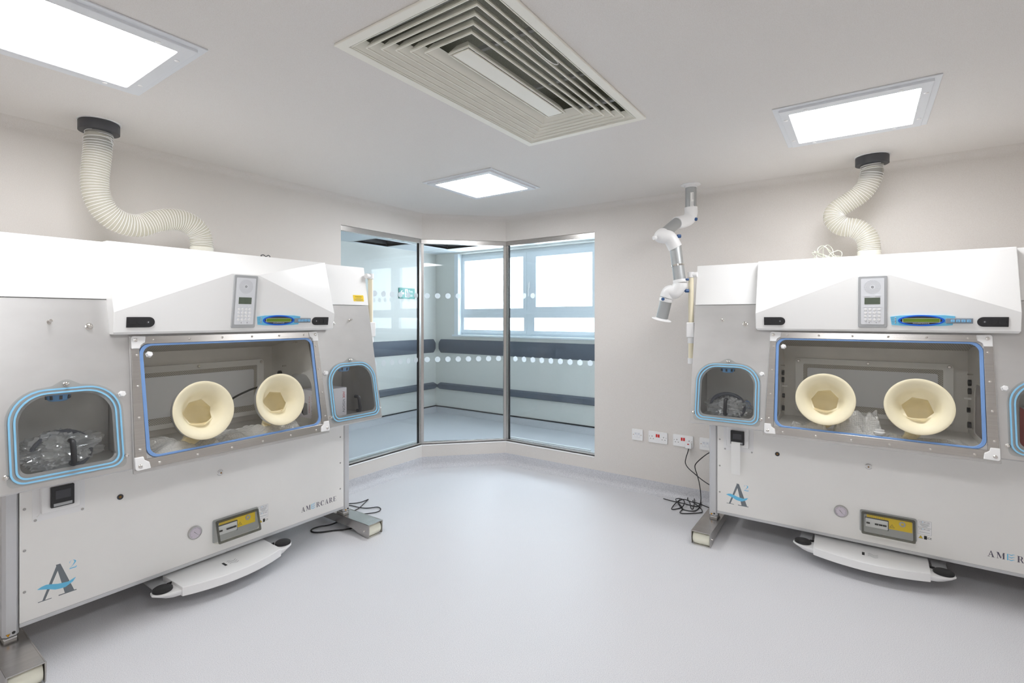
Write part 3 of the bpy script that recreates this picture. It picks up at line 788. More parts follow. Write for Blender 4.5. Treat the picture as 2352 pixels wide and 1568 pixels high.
        for j, p in enumerate(C):
            f = j / (len(C) - 1)
            tg = (C[min(j + 1, len(C) - 1)] - C[max(j - 1, 0)]).normalized()
            u_ = (u_ - tg * u_.dot(tg)).normalized(); w_ = u_.cross(tg)
            rad_ = .072 + .003 * min(1, f * 6) - .075 * max(0, f - .25) ** .9 * 1.2
            rad_ = max(rad_, .008)
            mixp = max(0, 1 - f * 9)
            for i in range(n):
                t = 2 * pi * i / n
                q = rad_ * (1 + mixp * .8 * (poly(t) - 1)) * (1 + (.09 * sin(4 * t + 7 * f + pi_ * 2) * min(1, f * 3)))
                P = p + (u_ * cos(t) + w_ * sin(t) * (1 - .45 * f)) * q
                if P.z < .768: P.z = .768 + .002 * (1 + sin(5 * t))
                V.append(P)
        m_ = len(prof) + len(C)
        g.add(V, [(j * n + i, j * n + (i + 1) % n, (j + 1) * n + (i + 1) % n, (j + 1) * n + i) for j in range(m_ - 1) for i in range(n)] + [tuple((m_ - 1) * n + i for i in range(n))])
        gl = g.build('glove', 'latex', gport, smooth=40)
    # ---- pass-through hatches
    dome = bolt_mesh(.0075, .014, 'chrome', 16)
    for c in HC:
        oo = hatch_outline(c, .186, .768, 1.124, .02, .122)
        # tab for the top stud
        top = max(range(len(oo)), key=lambda i: oo[i][1])
        pts = []
        for a, b in oo:
            pts.append((a, b))
        tabbed = []
        i_top = [i for i in range(len(pts)) if abs(pts[i][1] - 1.124) < 1e-6]
        for i, p in enumerate(pts):
            tabbed.append(p)
            if i == i_top[0]:
                tabbed += [(c + .045, 1.127), (c + .026, 1.139), (c + .012, 1.147), (c, 1.149), (c - .012, 1.147), (c - .026, 1.139), (c - .045, 1.127)]
        hc = MB().prism(tabbed, slope, .003, .0085).build('hatch_cover', 'acrylic_lid', iso, smooth=0)
        for (h0, z0, z1, r, rt) in ((.178, .775, 1.117, .045, .115), (.1625, .789, 1.1035, .036, .104)):
            MB().plate(hatch_outline(c, h0, z0, z1, r, rt), [hatch_outline(c, h0 - .0062, z0 + .006, z1 - .006, r - .005, rt - .006)], slope, .0086, .0115).build('seal_ring', 'seal_lightblue', hc)
        MB().plate(hatch_outline(c, .154, .798, 1.096, .032, .102), [hatch_outline(c, .1475, .806, 1.091, .03, .10)], slope, .0, .003).build('opening_rim', 'stainless', hc)
        hz0, hz1 = .818, .912; hx_ = c + .002
        MB().tube(spline([slope(hx_, hz1 - .004, .008), slope(hx_, hz1 - .004, .030), slope(hx_, hz1 - .014, .042), slope(hx_, hz0 + .014, .042), slope(hx_, hz0 + .004, .030), slope(hx_, hz0 + .004, .008)], 6), .0098, 12).build('handle', 'black_plastic', hc)
        put(dome, 'stud', hc, slope(c, 1.131, .006), ROT_S)
        for q in (-.187, .187): put(dome, 'stud', hc, slope(c + q, .808, .0), ROT_S)
    for x, z in ((-.507, 1.067), (.515, 1.067)): put(hx, 'hex_nut', iso, slope(x, z, 0), ROT_S)
    stud = MB().lathe([(.008, 0), (.008, .002), (.0045, .003), (.0045, .022), (.0065, .023), (.0065, .030), (.004, .032)], (0, 0, 0), (0, -1, 0), 12).build('stud', 'chrome', mesh_only=True)
    bigdome = bolt_mesh(.0105, .016, 'chrome', 18)
    for s in (-1, 1):
        put(stud, 'stud', iso, slope(s * .735, 1.382, 0), ROT_S); put(bigdome, 'dome_nut', iso, slope(s * .606, 1.362, 0), ROT_S)
    # ---- white side covers and hood
    hx0, hx1 = -.540, .570
    for x0, x1 in ((-.903, hx0 + .01), (hx1 - .01, .903)):
        cv = MB().prism([(SL(1.480) - .005, 1.480), (.44, 1.480), (.44, 1.735), (SL(1.735) - .005, 1.735)], lambda a, b, c: (c, a, b), x0, x1).build('side_cover', 'white_paint', iso, bevel=.003)
        for q in (.62, .78): MB().lathe([(.012, 0), (.011, .004)], (x0 + (x1 - x0) * q, .03, 1.735), (0, 0, 1), 14).build('cover_button', 'white_plastic', cv)
    zt = 1.737
    hv = {'bl': (hx0, HP(1.336), 1.336), 'br': (hx1, HP(1.336), 1.336), 'bl2': (hx0 + .006, HP(1.336) + .012, 1.325), 'br2': (hx1 - .006, HP(1.336) + .012, 1.325),
          'ml': (hx0, HP(1.423), 1.423), 'mr': (hx1, HP(1.423), 1.423), 'tl': (hx0, -.120, zt), 'tr': (hx1, -.120, zt), 'cl': (-.050, HP(1.622), 1.622), 'cr': (.080, HP(1.622), 1.622),
          'kbl': (hx0, -.05, 1.325), 'kbr': (hx1, -.05, 1.325), 'ktl': (hx0, .44, zt), 'ktr': (hx1, .44, zt), 'kml': (hx0, .44, 1.482), 'kmr': (hx1, .44, 1.482), 'nl': (hx0, -.05, 1.482), 'nr': (hx1, -.05, 1.482)}
    ks = list(hv); ix = {k_: i for i, k_ in enumerate(ks)}
    faces = [('bl', 'br', 'mr', 'cr', 'cl', 'ml'), ('ml', 'cl', 'tl'), ('mr', 'tr', 'cr'), ('cl', 'cr', 'tr', 'tl'), ('bl', 'bl2', 'br2', 'br'), ('bl2', 'kbl', 'kbr', 'br2'), ('tl', 'tr', 'ktr', 'ktl'),
             ('kbl', 'nl', 'nr', 'kbr'), ('nl', 'kml', 'kmr', 'nr'), ('kml', 'ktl', 'ktr', 'kmr'), ('bl', 'ml', 'tl', 'ktl', 'kml', 'nl', 'kbl', 'bl2'), ('br', 'br2', 'kbr', 'nr', 'kmr', 'ktr', 'tr', 'mr')]
    hood = MB().add([hv[k_] for k_ in ks], [tuple(ix[q] for q in f) for f in faces]).build('hood', 'white_gloss', iso, bevel=.0035, smooth=0)
    # intercom
    ic = MB().prism(rrect(-.046, .076, 1.347, 1.616, .007), hoodf, -.002, .010).build('intercom', 'grey_plastic', iso, bevel=.003)
    MB().prism(rrect(-.034, .064, 1.364, 1.602, .004), hoodf, .010, .0115).build('fascia', 'pale_grey', ic)
    sp = MB()
    for ri, rad in enumerate((.014, .018, .022, .026, .030, .034)):
        nn = int(rad * 2 * pi / .0042)
        for i in range(nn):
            t = 2 * pi * i / nn; sp.flat([(.0145 + rad * cos(t) + q * .0007, 1.558 + rad * sin(t) + w_ * .0007) for q, w_ in ((-1, -1), (1, -1), (1, 1), (-1, 1))], hoodf, .0118)
    o = sp.build('speaker_holes', 'dark_grey', ic, smooth=0, recalc=False); o['kind'] = 'stuff'
    MB().plate(circle(.0145, 1.558, .0052, 18), [circle(.0145, 1.558, .003, 18)], hoodf, .0118, .0122).build('emblem', 'dark_grey', ic)
    MB().prism([(-.019, 1.469), (.047, 1.469), (.047, 1.503), (-.019, 1.503)], hoodf, .0112, .0122).build('screen', 'lcd_grey', ic)
    for x in (-.021, .026): MB().prism(rrect(x, x + .024, 1.510, 1.517, .003), hoodf, .011, .013).build('soft_key', 'pale_grey', ic)
    for i in range(4):
        x = -.0145 + .0189 * i
        MB().prism(rrect(x - .007, x + .007, 1.4535, 1.458, .002), hoodf, .011, .013).build('soft_key', 'pale_grey', ic)
        for j in range(4):
            z = 1.442 - .0178 * j
            kk = MB().prism(circle(x, z, .0062, 16), hoodf, .011, .014).build('keypad_button', 'white_plastic', ic, bevel=.001)
    for x in (.000, .030): MB().flat([(x, 1.370), (x + .002, 1.370), (x + .002, 1.376), (x, 1.376)], hoodf, .0119).build('microphone_slot', 'print_black', ic, smooth=0, recalc=False)
    # blue display
    q = [(.089, 1.404), (.095, 1.362), (.140, 1.358), (.230, 1.357), (.300, 1.359), (.330, 1.362), (.340, 1.406), (.300, 1.411), (.200, 1.413), (.130, 1.410)]
    dp = MB().prism(q, hoodf, 0, .004).build('display_panel', 'plate_blue', iso)
    MB().plate(ellipse(.211, 1.3845, .091, .0275), [ellipse(.211, 1.3845, .081, .0205)], hoodf, .0035, .007).build('display_ring', 'ring_blue', dp, bevel=.001)
    MB().prism(ellipse(.211, 1.3845, .0812, .0207), hoodf, .003, .0048).build('display_bezel', 'black_plastic', dp)
    MB().prism([(.138, 1.375), (.284, 1.375), (.284, 1.3965), (.138, 1.3965)], hoodf, .0046, .0054).build('screen_rim', 'pale_grey', dp)
    MB().prism([(.140, 1.3765), (.2825, 1.3765), (.2825, 1.395), (.140, 1.395)], hoodf, .0046, .0058).build('screen', 'lcd_green', dp)
    text('web_address', 'www.amercare.co.uk', .0075, hoodf, 'white_plastic', dp, .0054, align='CENTER', at=(.211, 1.3685))
    for i in range(4):
        z = 1.398 - .0085 * i
        MB().lathe([(.0035, 0), (.0030, .002), (.001, .003)], hoodf(.110, z, .004), (0, -1, .13), 10).build('indicator', 'grey_plastic', dp)
        MB().flat([(.094, z - .0006), (.104, z - .0006), (.104, z + .0006), (.094, z + .0006)], hoodf, .0045).build('indicator_caption', 'print_dark', dp, smooth=0, recalc=False)
    kp = MB().prism([(.304, 1.371), (.403, 1.371), (.403, 1.396), (.304, 1.396)], hoodf, .003, .012).build('keypad', 'keypad_grey', dp, bevel=.002)
    for i in range(4):
        x = .322 + .0195 * i
        MB().prism(rrect(x, x + .0145, 1.377, 1.389, .002), hoodf, .011, .017).build('key', 'key_blue', dp, bevel=.001)
        text('key_number', str(i + 1), .008, hoodf, 'print_dark', dp, .0175, at=(x + .005, 1.380))
    # compression latches
    for x0, x1, flip in ((-.494, -.386, 1), (.418, .526, -1)):
        pts = [(0, .046)] + [(0, 0)] + [(.085 + .023 * sin(t), .023 - .023 * cos(t)) for t in [radians(a) for a in range(0, 181, 15)]]
        pts = [((x0 + a) if flip > 0 else (x1 - a), 1.356 + b) for a, b in pts]
        lt = MB().prism(pts, hoodf, -.002, .006).build('compression_latch', 'black_plastic', iso, bevel=.0015)
        X = lambda a: (x0 + a) if flip > 0 else (x1 - a)
        MB().prism(rrect(min(X(.004), X(.034)), max(X(.004), X(.034)), 1.367, 1.391, .001, 2), hoodf, .006, .0085).build('latch_lever', 'black_plastic', lt, bevel=.001)
        MB().prism(circle(X(.052), 1.379, .011, 20), hoodf, .006, .0075).build('latch_button', 'black_plastic', lt, bevel=.001)
        MB().prism(circle(X(.082), 1.379, .006, 16), hoodf, .006, .0068).build('key_lock', 'dark_grey', lt)
        MB().flat([(X(.082) - .001, 1.3765), (X(.082) + .001, 1.3765), (X(.082) + .001, 1.3815), (X(.082) - .001, 1.3815)], hoodf, .007).build('key_slot', 'white_plastic', lt, smooth=0, recalc=False)
        MB().prism([(X(.006), 1.375), (X(.009), 1.375), (X(.009), 1.383), (X(.006), 1.383)], hoodf, .0084, .0090).build('lever_slot', 'print_black', lt, smooth=0)
    # ---- yellow warning sticker on the right side cover
    ws = MB().prism(rrect(.784, .868, 1.506, 1.547, .004), slope, .0052, .0057).build('warning_sticker', 'print_yellow', iso, smooth=0)
    text('sticker_title', 'WARNING', .011, slope, 'print_black', ws, .006, align='CENTER', at=(.826, 1.533))
    for i, (a, b) in enumerate(((.020, 1.526), (.034, 1.520), (.034, 1.5145), (.022, 1.5095))):
        MB().flat([(.826 - a, b - .0008), (.826 + a, b - .0008), (.826 + a, b + .0008), (.826 - a, b + .0008)], slope, .006).build('sticker_line', 'print_dark', ws, smooth=0, recalc=False)
    # ---- vent pipes at both ends
    for s in (-1, 1):
        X = s * .934; Y = -.108
        vp = MB().tube([(X, Y, 1.12), (X, Y, 1.68)], .0165, 16).build('vent_pipe', 'pvc_cream', iso)
        MB().lathe([(.021, 0), (.021, .034), (.018, .036)], (X, Y, 1.695), (0, 0, -1), 18).tube([(X, Y, 1.677), (s * .895, Y, 1.677)], .018, 14).build('elbow', 'white_plastic', vp)
        MB().box(X - .025, X + .025, Y - .025, Y + .025, 1.270, 1.368).build('pipe_valve', 'white_plastic', vp, bevel=.006)
        MB().lathe([(.021, 0), (.021, .036)], (X, Y, 1.233), (0, 0, 1), 18).build('pipe_collar', 'white_plastic', vp)
        MB().lathe([(.020, 0), (.020, .036)], (X, Y, 1.100), (0, 0, 1), 18).build('pipe_cap', 'white_plastic', vp)
        MB().box(min(X, s * .9), max(X, s * .9), Y - .006, Y + .006, 1.30, 1.33).build('pipe_bracket', 'white_plastic', vp)
    # ---- lower cabinet
    fpn = MB().box(-.797, .797, -.001, .006, .142, .742).build('front_panel', 'panel_paint', iso, bevel=.0012)
    MB().box(-.797, .797, -.003, .030, .126, .142).build('bottom_strip', 'aluminium', iso, bevel=.001)
    MB().box(-.79, .79, .008, .42, .15, .742).build('cabinet_body', 'panel_paint', iso)
    scr = MB().lathe([(.0055, 0), (.0055, .001), (.004, .002)], (0, 0, 0), (0, -1, 0), 12).build('screw', 'aluminium_dark', mesh_only=True)
    for z in (.608, .437, .266):
        put(scr, 'screw', fpn, (-.782, -.001, z)); put(scr, 'screw', fpn, (.771, -.001, z))
    for s in (-1, 1):
        ch = .010
        pp = [(s * .797, .0 + ch), (s * (.797 + ch), -.004), (s * (.848 - ch), -.004), (s * .848, ch), (s * .848, .085), (s * .797, .085)]
        po = MB().prism(pp, ident, .104, .742).build('lifting_column', 'aluminium', iso, bevel=.001)
        MB().box(min(s * .803, s * .842), max(s * .803, s * .842), .008, .08, .088, .104).build('inner_column', 'white_paint', po)
        MB().prism([(a * 1.0, b) for a, b in pp], ident, .1015, .104).build('column_gasket', 'black_rubber', po)
        MB().prism(circle(s * .822 + .007, .118, .0058, 16), lambda a, b, c: (a, -.004 - c, b), 0, .0012).build('column_plug', 'black_plastic', po)
        warn_triangle(s * .822 - .0095, .1135, .0075, lambda a, b, c: (a, -.004 - c, b), po, .0004, 'print_orange', True)
        # feet
        xc = s * .831; hwid = .056; t = .004
        side = [(-.272, .004), (-.282, .012), (-.284, .088), (.40, .088), (.40, .040), (-.12, .030), (-.225, .004)]
        ft = MB()
        for q in (-1, 1): ft.prism(side, lambda a, b, c: (xc + q * (hwid - c), a, b), 0, t)
        ft.box(xc - hwid, xc + hwid, -.284, .40, .084, .088)
        fo = MB()
        fo = ft.build('foot_beam', 'brushed_steel', iso, bevel=.0015)
        MB().lathe([(.0385, 0), (.0405, .004), (.0405, .094), (.0385, .098)], (xc - .049, -.238, .0415), (1, 0, 0), 32).build('roller', 'roller_cream', fo)
        for q in (-1, 1): MB().lathe([(.006, 0), (.006, .003), (.003, .006)], (xc + q * hwid, -.238, .040), (q, 0, 0), 14).build('axle_bolt', 'chrome', fo)
        MB().box(xc - .048, xc + .048, -.262, -.216, .0, .0012).build('base_plate', 'stainless_brightened', fo)
    MB().box(.775, .797, -.012, .02, .700, .742).build('cable_port', 'black_plastic', iso, bevel=.002)
    # printer
    pr = MB().prism(rrect(-.758, -.583, .545, .742, .004), panel, .001, .004).build('printer_plate', 'white_plastic', iso)
    MB().prism([(-.745, .565), (-.60, .565), (-.612, .580), (-.732, .580)], panel, .004, .012).build('printer_ledge', 'white_plastic', pr)
    MB().box(-.735, -.606, -.034, -.004, .578, .742).build('printer_housing', 'white_plastic', pr, bevel=.004)
    pb = MB().box(-.708, -.630, -.048, -.030, .598, .684).build('printer_body', 'black_plastic', pr, bevel=.003)
    MB().box(-.694, -.643, -.050, -.047, .632, .668).build('printer_window', 'dark_grey', pr, bevel=.001)
    MB().box(-.700, -.638, -.0505, -.047, .603, .615).build('printer_button', 'grey_plastic', pr, bevel=.001)
    for x, z in ((-.749, .552), (-.592, .552)): put(scr, 'screw', pr, (x, -.004, z))
    # test plug, filter nozzle, pressure gauge
    pg = MB().lathe([(.0125, .001), (.0125, .004), (.009, .005), (.007, .002)], (-.451, 0, .564), (0, -1, 0), 20).build('test_socket', 'dark_grey', iso)
    MB().lathe([(.006, .0015), (.005, .004)], (-.451, 0, .564), (0, -1, 0), 12).build('socket_core', 'brass', pg)
    nz = MB().lathe([(.011, .001), (.011, .008), (.008, .012), (.005, .012)], (0, 0, .565), (0, -1, 0), 20).build('sample_port', 'white_plastic', iso)
    MB().lathe([(.004, .012), (.003, .016)], (0, 0, .565), (0, -1, 0), 12).build('port_core', 'brass', nz)
    mm = MB()
    for i in range(26):
        t = 2 * pi * i / 26
        if abs(sin(t)) < .25: continue
        mm.flat([((.0155 + q) * cos(t + w_), .565 + (.0155 + q) * sin(t + w_)) for q, w_ in ((-.001, -.06), (.001, -.06), (.001, .06), (-.001, .06))], panel, .0015)
    o = mm.build('port_caption', 'print_dark', nz, smooth=0, recalc=False); o['kind'] = 'stuff'
    ga = MB().lathe([(.034, .001), (.034, .010), (.031, .014), (.029, .014), (.029, .010)], (-.128, 0, .287), (0, -1, 0), 36).build('pressure_gauge', 'stainless', iso)
    MB().prism(circle(-.128, .287, .0285, 32), panel, .009, .0105).build('dial', 'dial_face', ga)
    mm = MB()
    for i in range(25):
        t = radians(225 - 270 * i / 24); r0 = .021 if i % 4 == 0 else .0235
        mm.flat([(-.128 + r * cos(t + w_), .287 + r * sin(t + w_)) for r, w_ in ((r0, -.02), (.0265, -.02), (.0265, .02), (r0, .02))], panel, .011)
    o = mm.build('dial_ticks', 'print_black', ga, smooth=0, recalc=False); o['kind'] = 'stuff'
    t = radians(-48)
    MB().flat([(-.128 - .01 * cos(t) - .001 * sin(t), .287 - .01 * sin(t) + .001 * cos(t)), (-.128 - .01 * cos(t) + .001 * sin(t), .287 - .01 * sin(t) - .001 * cos(t)), (-.128 + .024 * cos(t), .287 + .024 * sin(t))], panel, .012).build('needle', 'print_black', ga, smooth=0, recalc=False)
    # breaker box
    bx0, bx1, bz0, bz1 = -.040, .210, .196, .320
    bb = MB().prism(rrect(bx0, bx1, bz0, bz1, .010), panel, .001, .006).build('breaker_box', 'grey_plastic', iso, bevel=.002)
    yb = lambda a, b, c: (a, -(.006 + c), b)
    ylab = MB().prism([(.090, .240), (.190, .240), (.190, .303), (-.008, .303), (-.008, .282), (.090, .282)], yb, 0, .001).build('danger_label', 'print_yellow', bb, smooth=0)
    warn_triangle(.104, .256, .011, yb, bb, .0014)
    MB().plate(circle(.148, .278, .014, 24), [circle(.148, .278, .007, 24)], yb, .001, .004).build('seal_washer', 'grey_plastic', bb)
    br = MB().prism([(-.014, .232), (.086, .232), (.086, .279), (-.014, .279)], yb, .0, .006).build('breaker_row', 'pale_grey', bb, bevel=.001)
    MB().prism([(.084, .228), (.089, .228), (.089, .282), (.084, .282)], yb, 0, .004).build('row_edge', 'dark_grey', bb)
    MB().prism([(-.016, .276), (.088, .276), (.088, .284), (-.016, .284)], yb, 0, .003).build('row_edge', 'dark_grey', bb)
    for x in (-.010, .028, .046, .064): MB().prism([(x, .250), (x + .016, .250), (x + .016, .258), (x, .258)], yb, .006, .012).build('breaker_switch', 'black_plastic', bb, bevel=.001)
    for i in range(9):
        MB().flat([(.002 + .0085 * i, .286), (.003 + .0085 * i, .286), (.003 + .0085 * i, .300), (.002 + .0085 * i, .300)], yb, .0013).build('label_line', 'print_grey', bb, smooth=0, recalc=False)
    # transparent wedge cover: shallow at the top, deep at the bottom
    x0, x1, z0, z1 = bx0 + .004, bx1 - .004, .200, .316
    def CF(z): return .016 + (.316 - z) / .116 * .036
    V = [(x0, -.006, z0 - .004), (x1, -.006, z0 - .004), (x1, -.006, z1 + .003), (x0, -.006, z1 + .003), (x0 + .006, -CF(z0), z0 + .003), (x1 - .006, -CF(z0), z0 + .003), (x1 - .006, -CF(z1), z1 - .002), (x0 + .006, -CF(z1), z1 - .002)]
    MB().add(V, [(4, 5, 6, 7), (0, 1, 5, 4), (1, 2, 6, 5), (2, 3, 7, 6), (3, 0, 4, 7)]).build('breaker_cover', 'acrylic_smoke', bb, smooth=0)
    bfn = lambda a, b, c: (a, -CF(b) - c, b)
    MB().plate(rrect(x0 + .004, x1 - .004, z0 + .002, z1 - .001, .008), [rrect(x0 + .015, x1 - .015, z0 + .013, z1 - .013, .005)], bfn, .0002, .004).build('cover_rim', 'acrylic_rim', bb, smooth=0)
    for x in (.0, .165): MB().prism([(x + .009 * cos(t), .196 + .010 * sin(t)) for t in [radians(a) for a in range(180, 361, 20)]], panel, .004, .008).build('cover_clip', 'white_plastic', bb)
    # data label
    dl = MB().prism([(.2135, .243), (.2695, .243), (.2695, .317), (.2135, .317)], panel, .001, .0014).build('data_label', 'grey_plastic', iso, smooth=0)
    for a, b in ((.281, .316), (.244, .279)):
        MB().flat([(.2145, a), (.2685, a), (.2685, b), (.2145, b)], panel, .0016).build('label_field', 'white_plastic', dl, smooth=0, recalc=False)
        wordmark(.219, .264, b - .0105, .0065, panel, dl, .0018)
    for z, w_ in ((.301, .022), (.297, .017), (.293, .02), (.289, .014), (.285, .010), (.255, .021)):
        MB().flat([(.2415 - w_, z - .0006), (.2415 + w_, z - .0006), (.2415 + w_, z + .0006), (.2415 - w_, z + .0006)], panel, .0018).build('label_line', 'print_grey', dl, smooth=0, recalc=False)
    warn_triangle(.2255, .2265, .0095, panel, dl, .0014)
    MB().flat([(.239, .219), (.251, .219), (.251, .238), (.239, .238)], panel, .0016).build('recycling_mark', 'print_black', dl, smooth=0, recalc=False)
    text('ce_mark', 'CE', .014, panel, 'print_black', dl, .0016, at=(.2535, .223))
    # A-squared emblem
    em = MB().prism([(-.748, .190), (-.605, .190), (-.605, .345), (-.748, .345)], panel, .0010, .0013).build('emblem_film', 'panel_paint', iso, smooth=0)
    mm = MB()
    mm.flat([(-.682, .339), (-.667, .339), (-.620, .206), (-.652, .206)], panel, .0016); mm.flat([(-.726, .205), (-.717, .205), (-.6735, .318), (-.680, .335)], panel, .00161)
    mm.flat([(-.740, .202), (-.696, .202), (-.696, .205), (-.740, .205)], panel, .00162); mm.flat([(-.673, .202), (-.612, .202), (-.612, .206), (-.673, .206)], panel, .00163)
    mm.build('letter_a', 'print_grey', em, smooth=0, recalc=False)
    wv = [(-.743, .2585), (-.729, .2650), (-.714, .2675), (-.695, .2625), (-.675, .2552), (-.641, .2507), (-.6146, .2600)]
    wl = [(-.6146, .2590), (-.624, .2446), (-.650, .2310), (-.667, .2315), (-.684, .2345), (-.705, .2450), (-.7228, .2530)]
    mm = MB()
    for i in range(6): 
        lo = [wl[6 - i] if i > 0 else (-.743, .2583), wl[5 - i] if i < 6 else wl[0]]
        mm.flat([wv[i], lo[0], lo[1], wv[i + 1]], panel, .0019)
    mm.build('wave', 'print_cyan', em, smooth=0, recalc=False)
    path2 = [(-.6355, .3285), (-.6345, .3345), (-.629, .3380), (-.622, .3375), (-.6165, .332), (-.618, .3255), (-.624, .317), (-.6315, .309), (-.6355, .3045)]
    P2 = spline([(a, 0, b) for a, b in path2], 5); mm = MB()
    for i in range(len(P2) - 1):
        def wd(j): f = j / (len(P2) - 1); return .0008 + .0022 * max(0, sin(pi * min(1, max(0, (f - .30) / .5))))
        a, b = P2[i], P2[i + 1]; mm.flat([(a.x - wd(i), a.z), (b.x - wd(i + 1), b.z), (b.x + wd(i + 1), b.z), (a.x + wd(i), a.z)], panel, .0016 + i * 1e-7)
    mm.flat([(-.637, .3025), (-.613, .3025), (-.611, .3095), (-.613, .3095), (-.615, .3065), (-.634, .306)], panel, .0018)
    mm.build('figure_two', 'print_cyan', em, smooth=0, recalc=False)
    wm = bpy.data.objects.new('wordmark', None); COL.objects.link(wm); wm.parent = iso
    wordmark(.484, .740, .197, .031, panel, wm, .0016)
    # ---- foot controller
    fr = MB()
    n = 16; top = []; bot = []
    def FY(x): return -.222 + .055 * (x / .253) ** 2
    xs = [-.253 + .506 * i / n for i in range(n + 1)]
    poly_t = [(x, FY(x)) for x in xs] + [(.258, .045), (-.258, .045)]
    fr.prism(poly_t, ident, .064, .108)
    ftr = fr.build('foot_controller', 'white_plastic', iso, bevel=.003)
    for s in (-1, 1):
        wing = [(s * .249, -.160), (s * .300, -.150), (s * .338, -.128), (s * .358, -.098), (s * .354, -.070), (s * .330, -.050), (s * .29, -.045), (s * .249, -.045)]
        if s < 0: wing = wing[::-1]
        nw = len(wing)
        low = [(s * .249 + (a - s * .249) * .62, -.10 + (b + .10) * .80) for a, b in wing]
        MB().add([(a, b, .094) for a, b in wing] + [(a, b, .084) for a, b in wing] + [(a, b, .064) for a, b in low],
                 [tuple(range(nw)), tuple(range(3 * nw - 1, 2 * nw - 1, -1))] + [(k_ * nw + i, k_ * nw + (i + 1) % nw, (k_ + 1) * nw + (i + 1) % nw, (k_ + 1) * nw + i) for k_ in (0, 1) for i in range(nw)]).build('pedal_wing', 'white_plastic', ftr, bevel=.003)
        MB().lathe([(.041, 0), (.043, .004), (.042, .011), (.036, .015), (.01, .016)], (s * .309, -.090, .093), (0, 0, 1), 32).build('foot_pad', 'black_rubber', ftr)
        MB().prism([(s * .278, -.055), (s * .272, -.062), (s * .245, -.05)], ident, .094, .104).build('pad_tongue', 'black_rubber', ftr)
        MB().box(s * .30 - .03, s * .30 + .03, -.06, .20, .086, .092).build('mounting_arm', 'aluminium', ftr)
    MB().flat([(-.030, -.120), (-.018, -.120), (-.018, -.078), (-.030, -.078)], ident, .1086).build('key_slot', 'print_black', ftr, smooth=0, recalc=False)
    for i in range(3):
        P = [Vector((-.004 + .045 * f, -.118 + .016 * i + .008 * sin(f * 2 * pi + .5), .1086)) for f in [j / 8 for j in range(9)]]
        mm = MB()
        for a, b in zip(P[:-1], P[1:]): mm.add([a + Vector((0, -.0012, 0)), b + Vector((0, -.0012, 0)), b + Vector((0, .0012, 0)), a + Vector((0, .0012, 0))], [(0, 1, 2, 3)])
        mm.build('wave_mark', 'print_dark', ftr, smooth=0, recalc=False)
    iso.location = loc; iso.rotation_euler = (0, 0, rz)
    return iso

def copy_tree(o, parent=None):
    c = o.copy(); COL.objects.link(c); c.parent = parent
    for ch in list(o.children): copy_tree(ch, c)
    return c
L_LOC, R_LOC = (1.330, 2.812, 0.0), (3.505, -.027, 0.0)
isoL = make_isolator(L_LOC, 0, 'white and stainless glove box isolator below the long swan neck hose')
isoR = copy_tree(isoL); isoR.location = R_LOC; isoR.rotation_euler = (0, 0, -pi / 2)
tag(isoR, 'white and stainless glove box isolator with a paper strip in its printer', 'isolator', 'glove box isolators')
# printed strip hanging from the second isolator's printer
strip = MB()
pp = spline([(-.050, .618), (-.053, .600), (-.046, .540), (-.030, .470), (-.018, .400)], 6)if False else None
pts = spline([(0, -.051, .615), (0, -.056, .600), (0, -.050, .545), (0, -.036, .470), (0, -.022, .402)], 6)
V = []
for p in pts: V += [(-.703 + (p.z - .6) * .03, p.y, p.z), (-.650 + (p.z - .6) * .03, p.y - .001, p.z)]
strip.add(V, [(2 * i, 2 * i + 1, 2 * i + 3, 2 * i + 2) for i in range(len(pts) - 1)])
so = strip.build('paper_strip', 'paper', isoR, smooth=50, recalc=False)
so['label'] = 'blank white printer paper strip'

# ================================================================== things inside the isolators
def at_iso(iso_loc, rz, p):
    c, s = cos(rz), sin(rz); return (iso_loc[0] + p[0] * c - p[1] * s, iso_loc[1] + p[0] * s + p[1] * c, p[2])
def camera_box(iso_loc, rz, p, turn, label, redside):
    o = thing('camera_box', label, 'box', at_iso(iso_loc, rz, p), rz + turn, 'camera boxes in the transfer hatches')
    w_, d_, h_ = .226, .16, .20
    MB().box(0, w_, 0, d_, .026, h_).build('carton', 'card_white', o, bevel=.001)
    MB().box(0, w_, 0, d_, 0, .026).build('red_band', 'card_red', o, bevel=.0005)
    if redside: MB().box(-.0006, 0, 0, d_, .026, h_).build('red_side', 'card_red', o)
    # name running down the front and down the left side
    f1 = lambda a, b, c: (w_ - .030 + b, -.0004 - c, h_ - .022 - a)
    for fn in (f1,) + (() if redside else ((lambda a, b, c: (-.0004 - c, .012 + .022 - b, h_ - .022 - a)),)):
        V, F = text_polys('HIK', .026, .25); wd = max(v[0] for v in V)
        MB().add([fn(a, b, 0) for a, b in V], F).build('brand_print', 'print_red', o, smooth=0, recalc=False)
        V, F = text_polys('VISION', .026, .25)
        MB().add([fn(a + wd + .002, b, 0) for a, b in V], F).build('brand_print', 'print_dark', o, smooth=0, recalc=False)
    if not redside:
        V, F = text_polys('PTZ IR CAMERA', .014)
        MB().add([(-.0005, .062 - b, h_ - .035 - a) for a, b in V], F).build('product_print', 'print_red', o, smooth=0, recalc=False)
        MB().prism([(.075, .055), (.115, .045), (.120, .06), (.118, .11), (.10, .125), (.078, .12)], lambda a, b, c: (-.0003 - c, a, b), 0, .0003).build('product_picture', 'dome_grey', o, smooth=0)
        MB().prism([(.112, .045), (.135, .06), (.13, .10), (.118, .11), (.120, .06)], lambda a, b, c: (-.0004 - c, a, b), 0, .0003).build('product_picture_dark', 'dark_grey', o, smooth=0)  # darker part of the printed product picture
    return o
camera_box(L_LOC, 0, (.466, -.170, .7605), 0, 'white camera carton with a red base band, red and grey lettering', False)
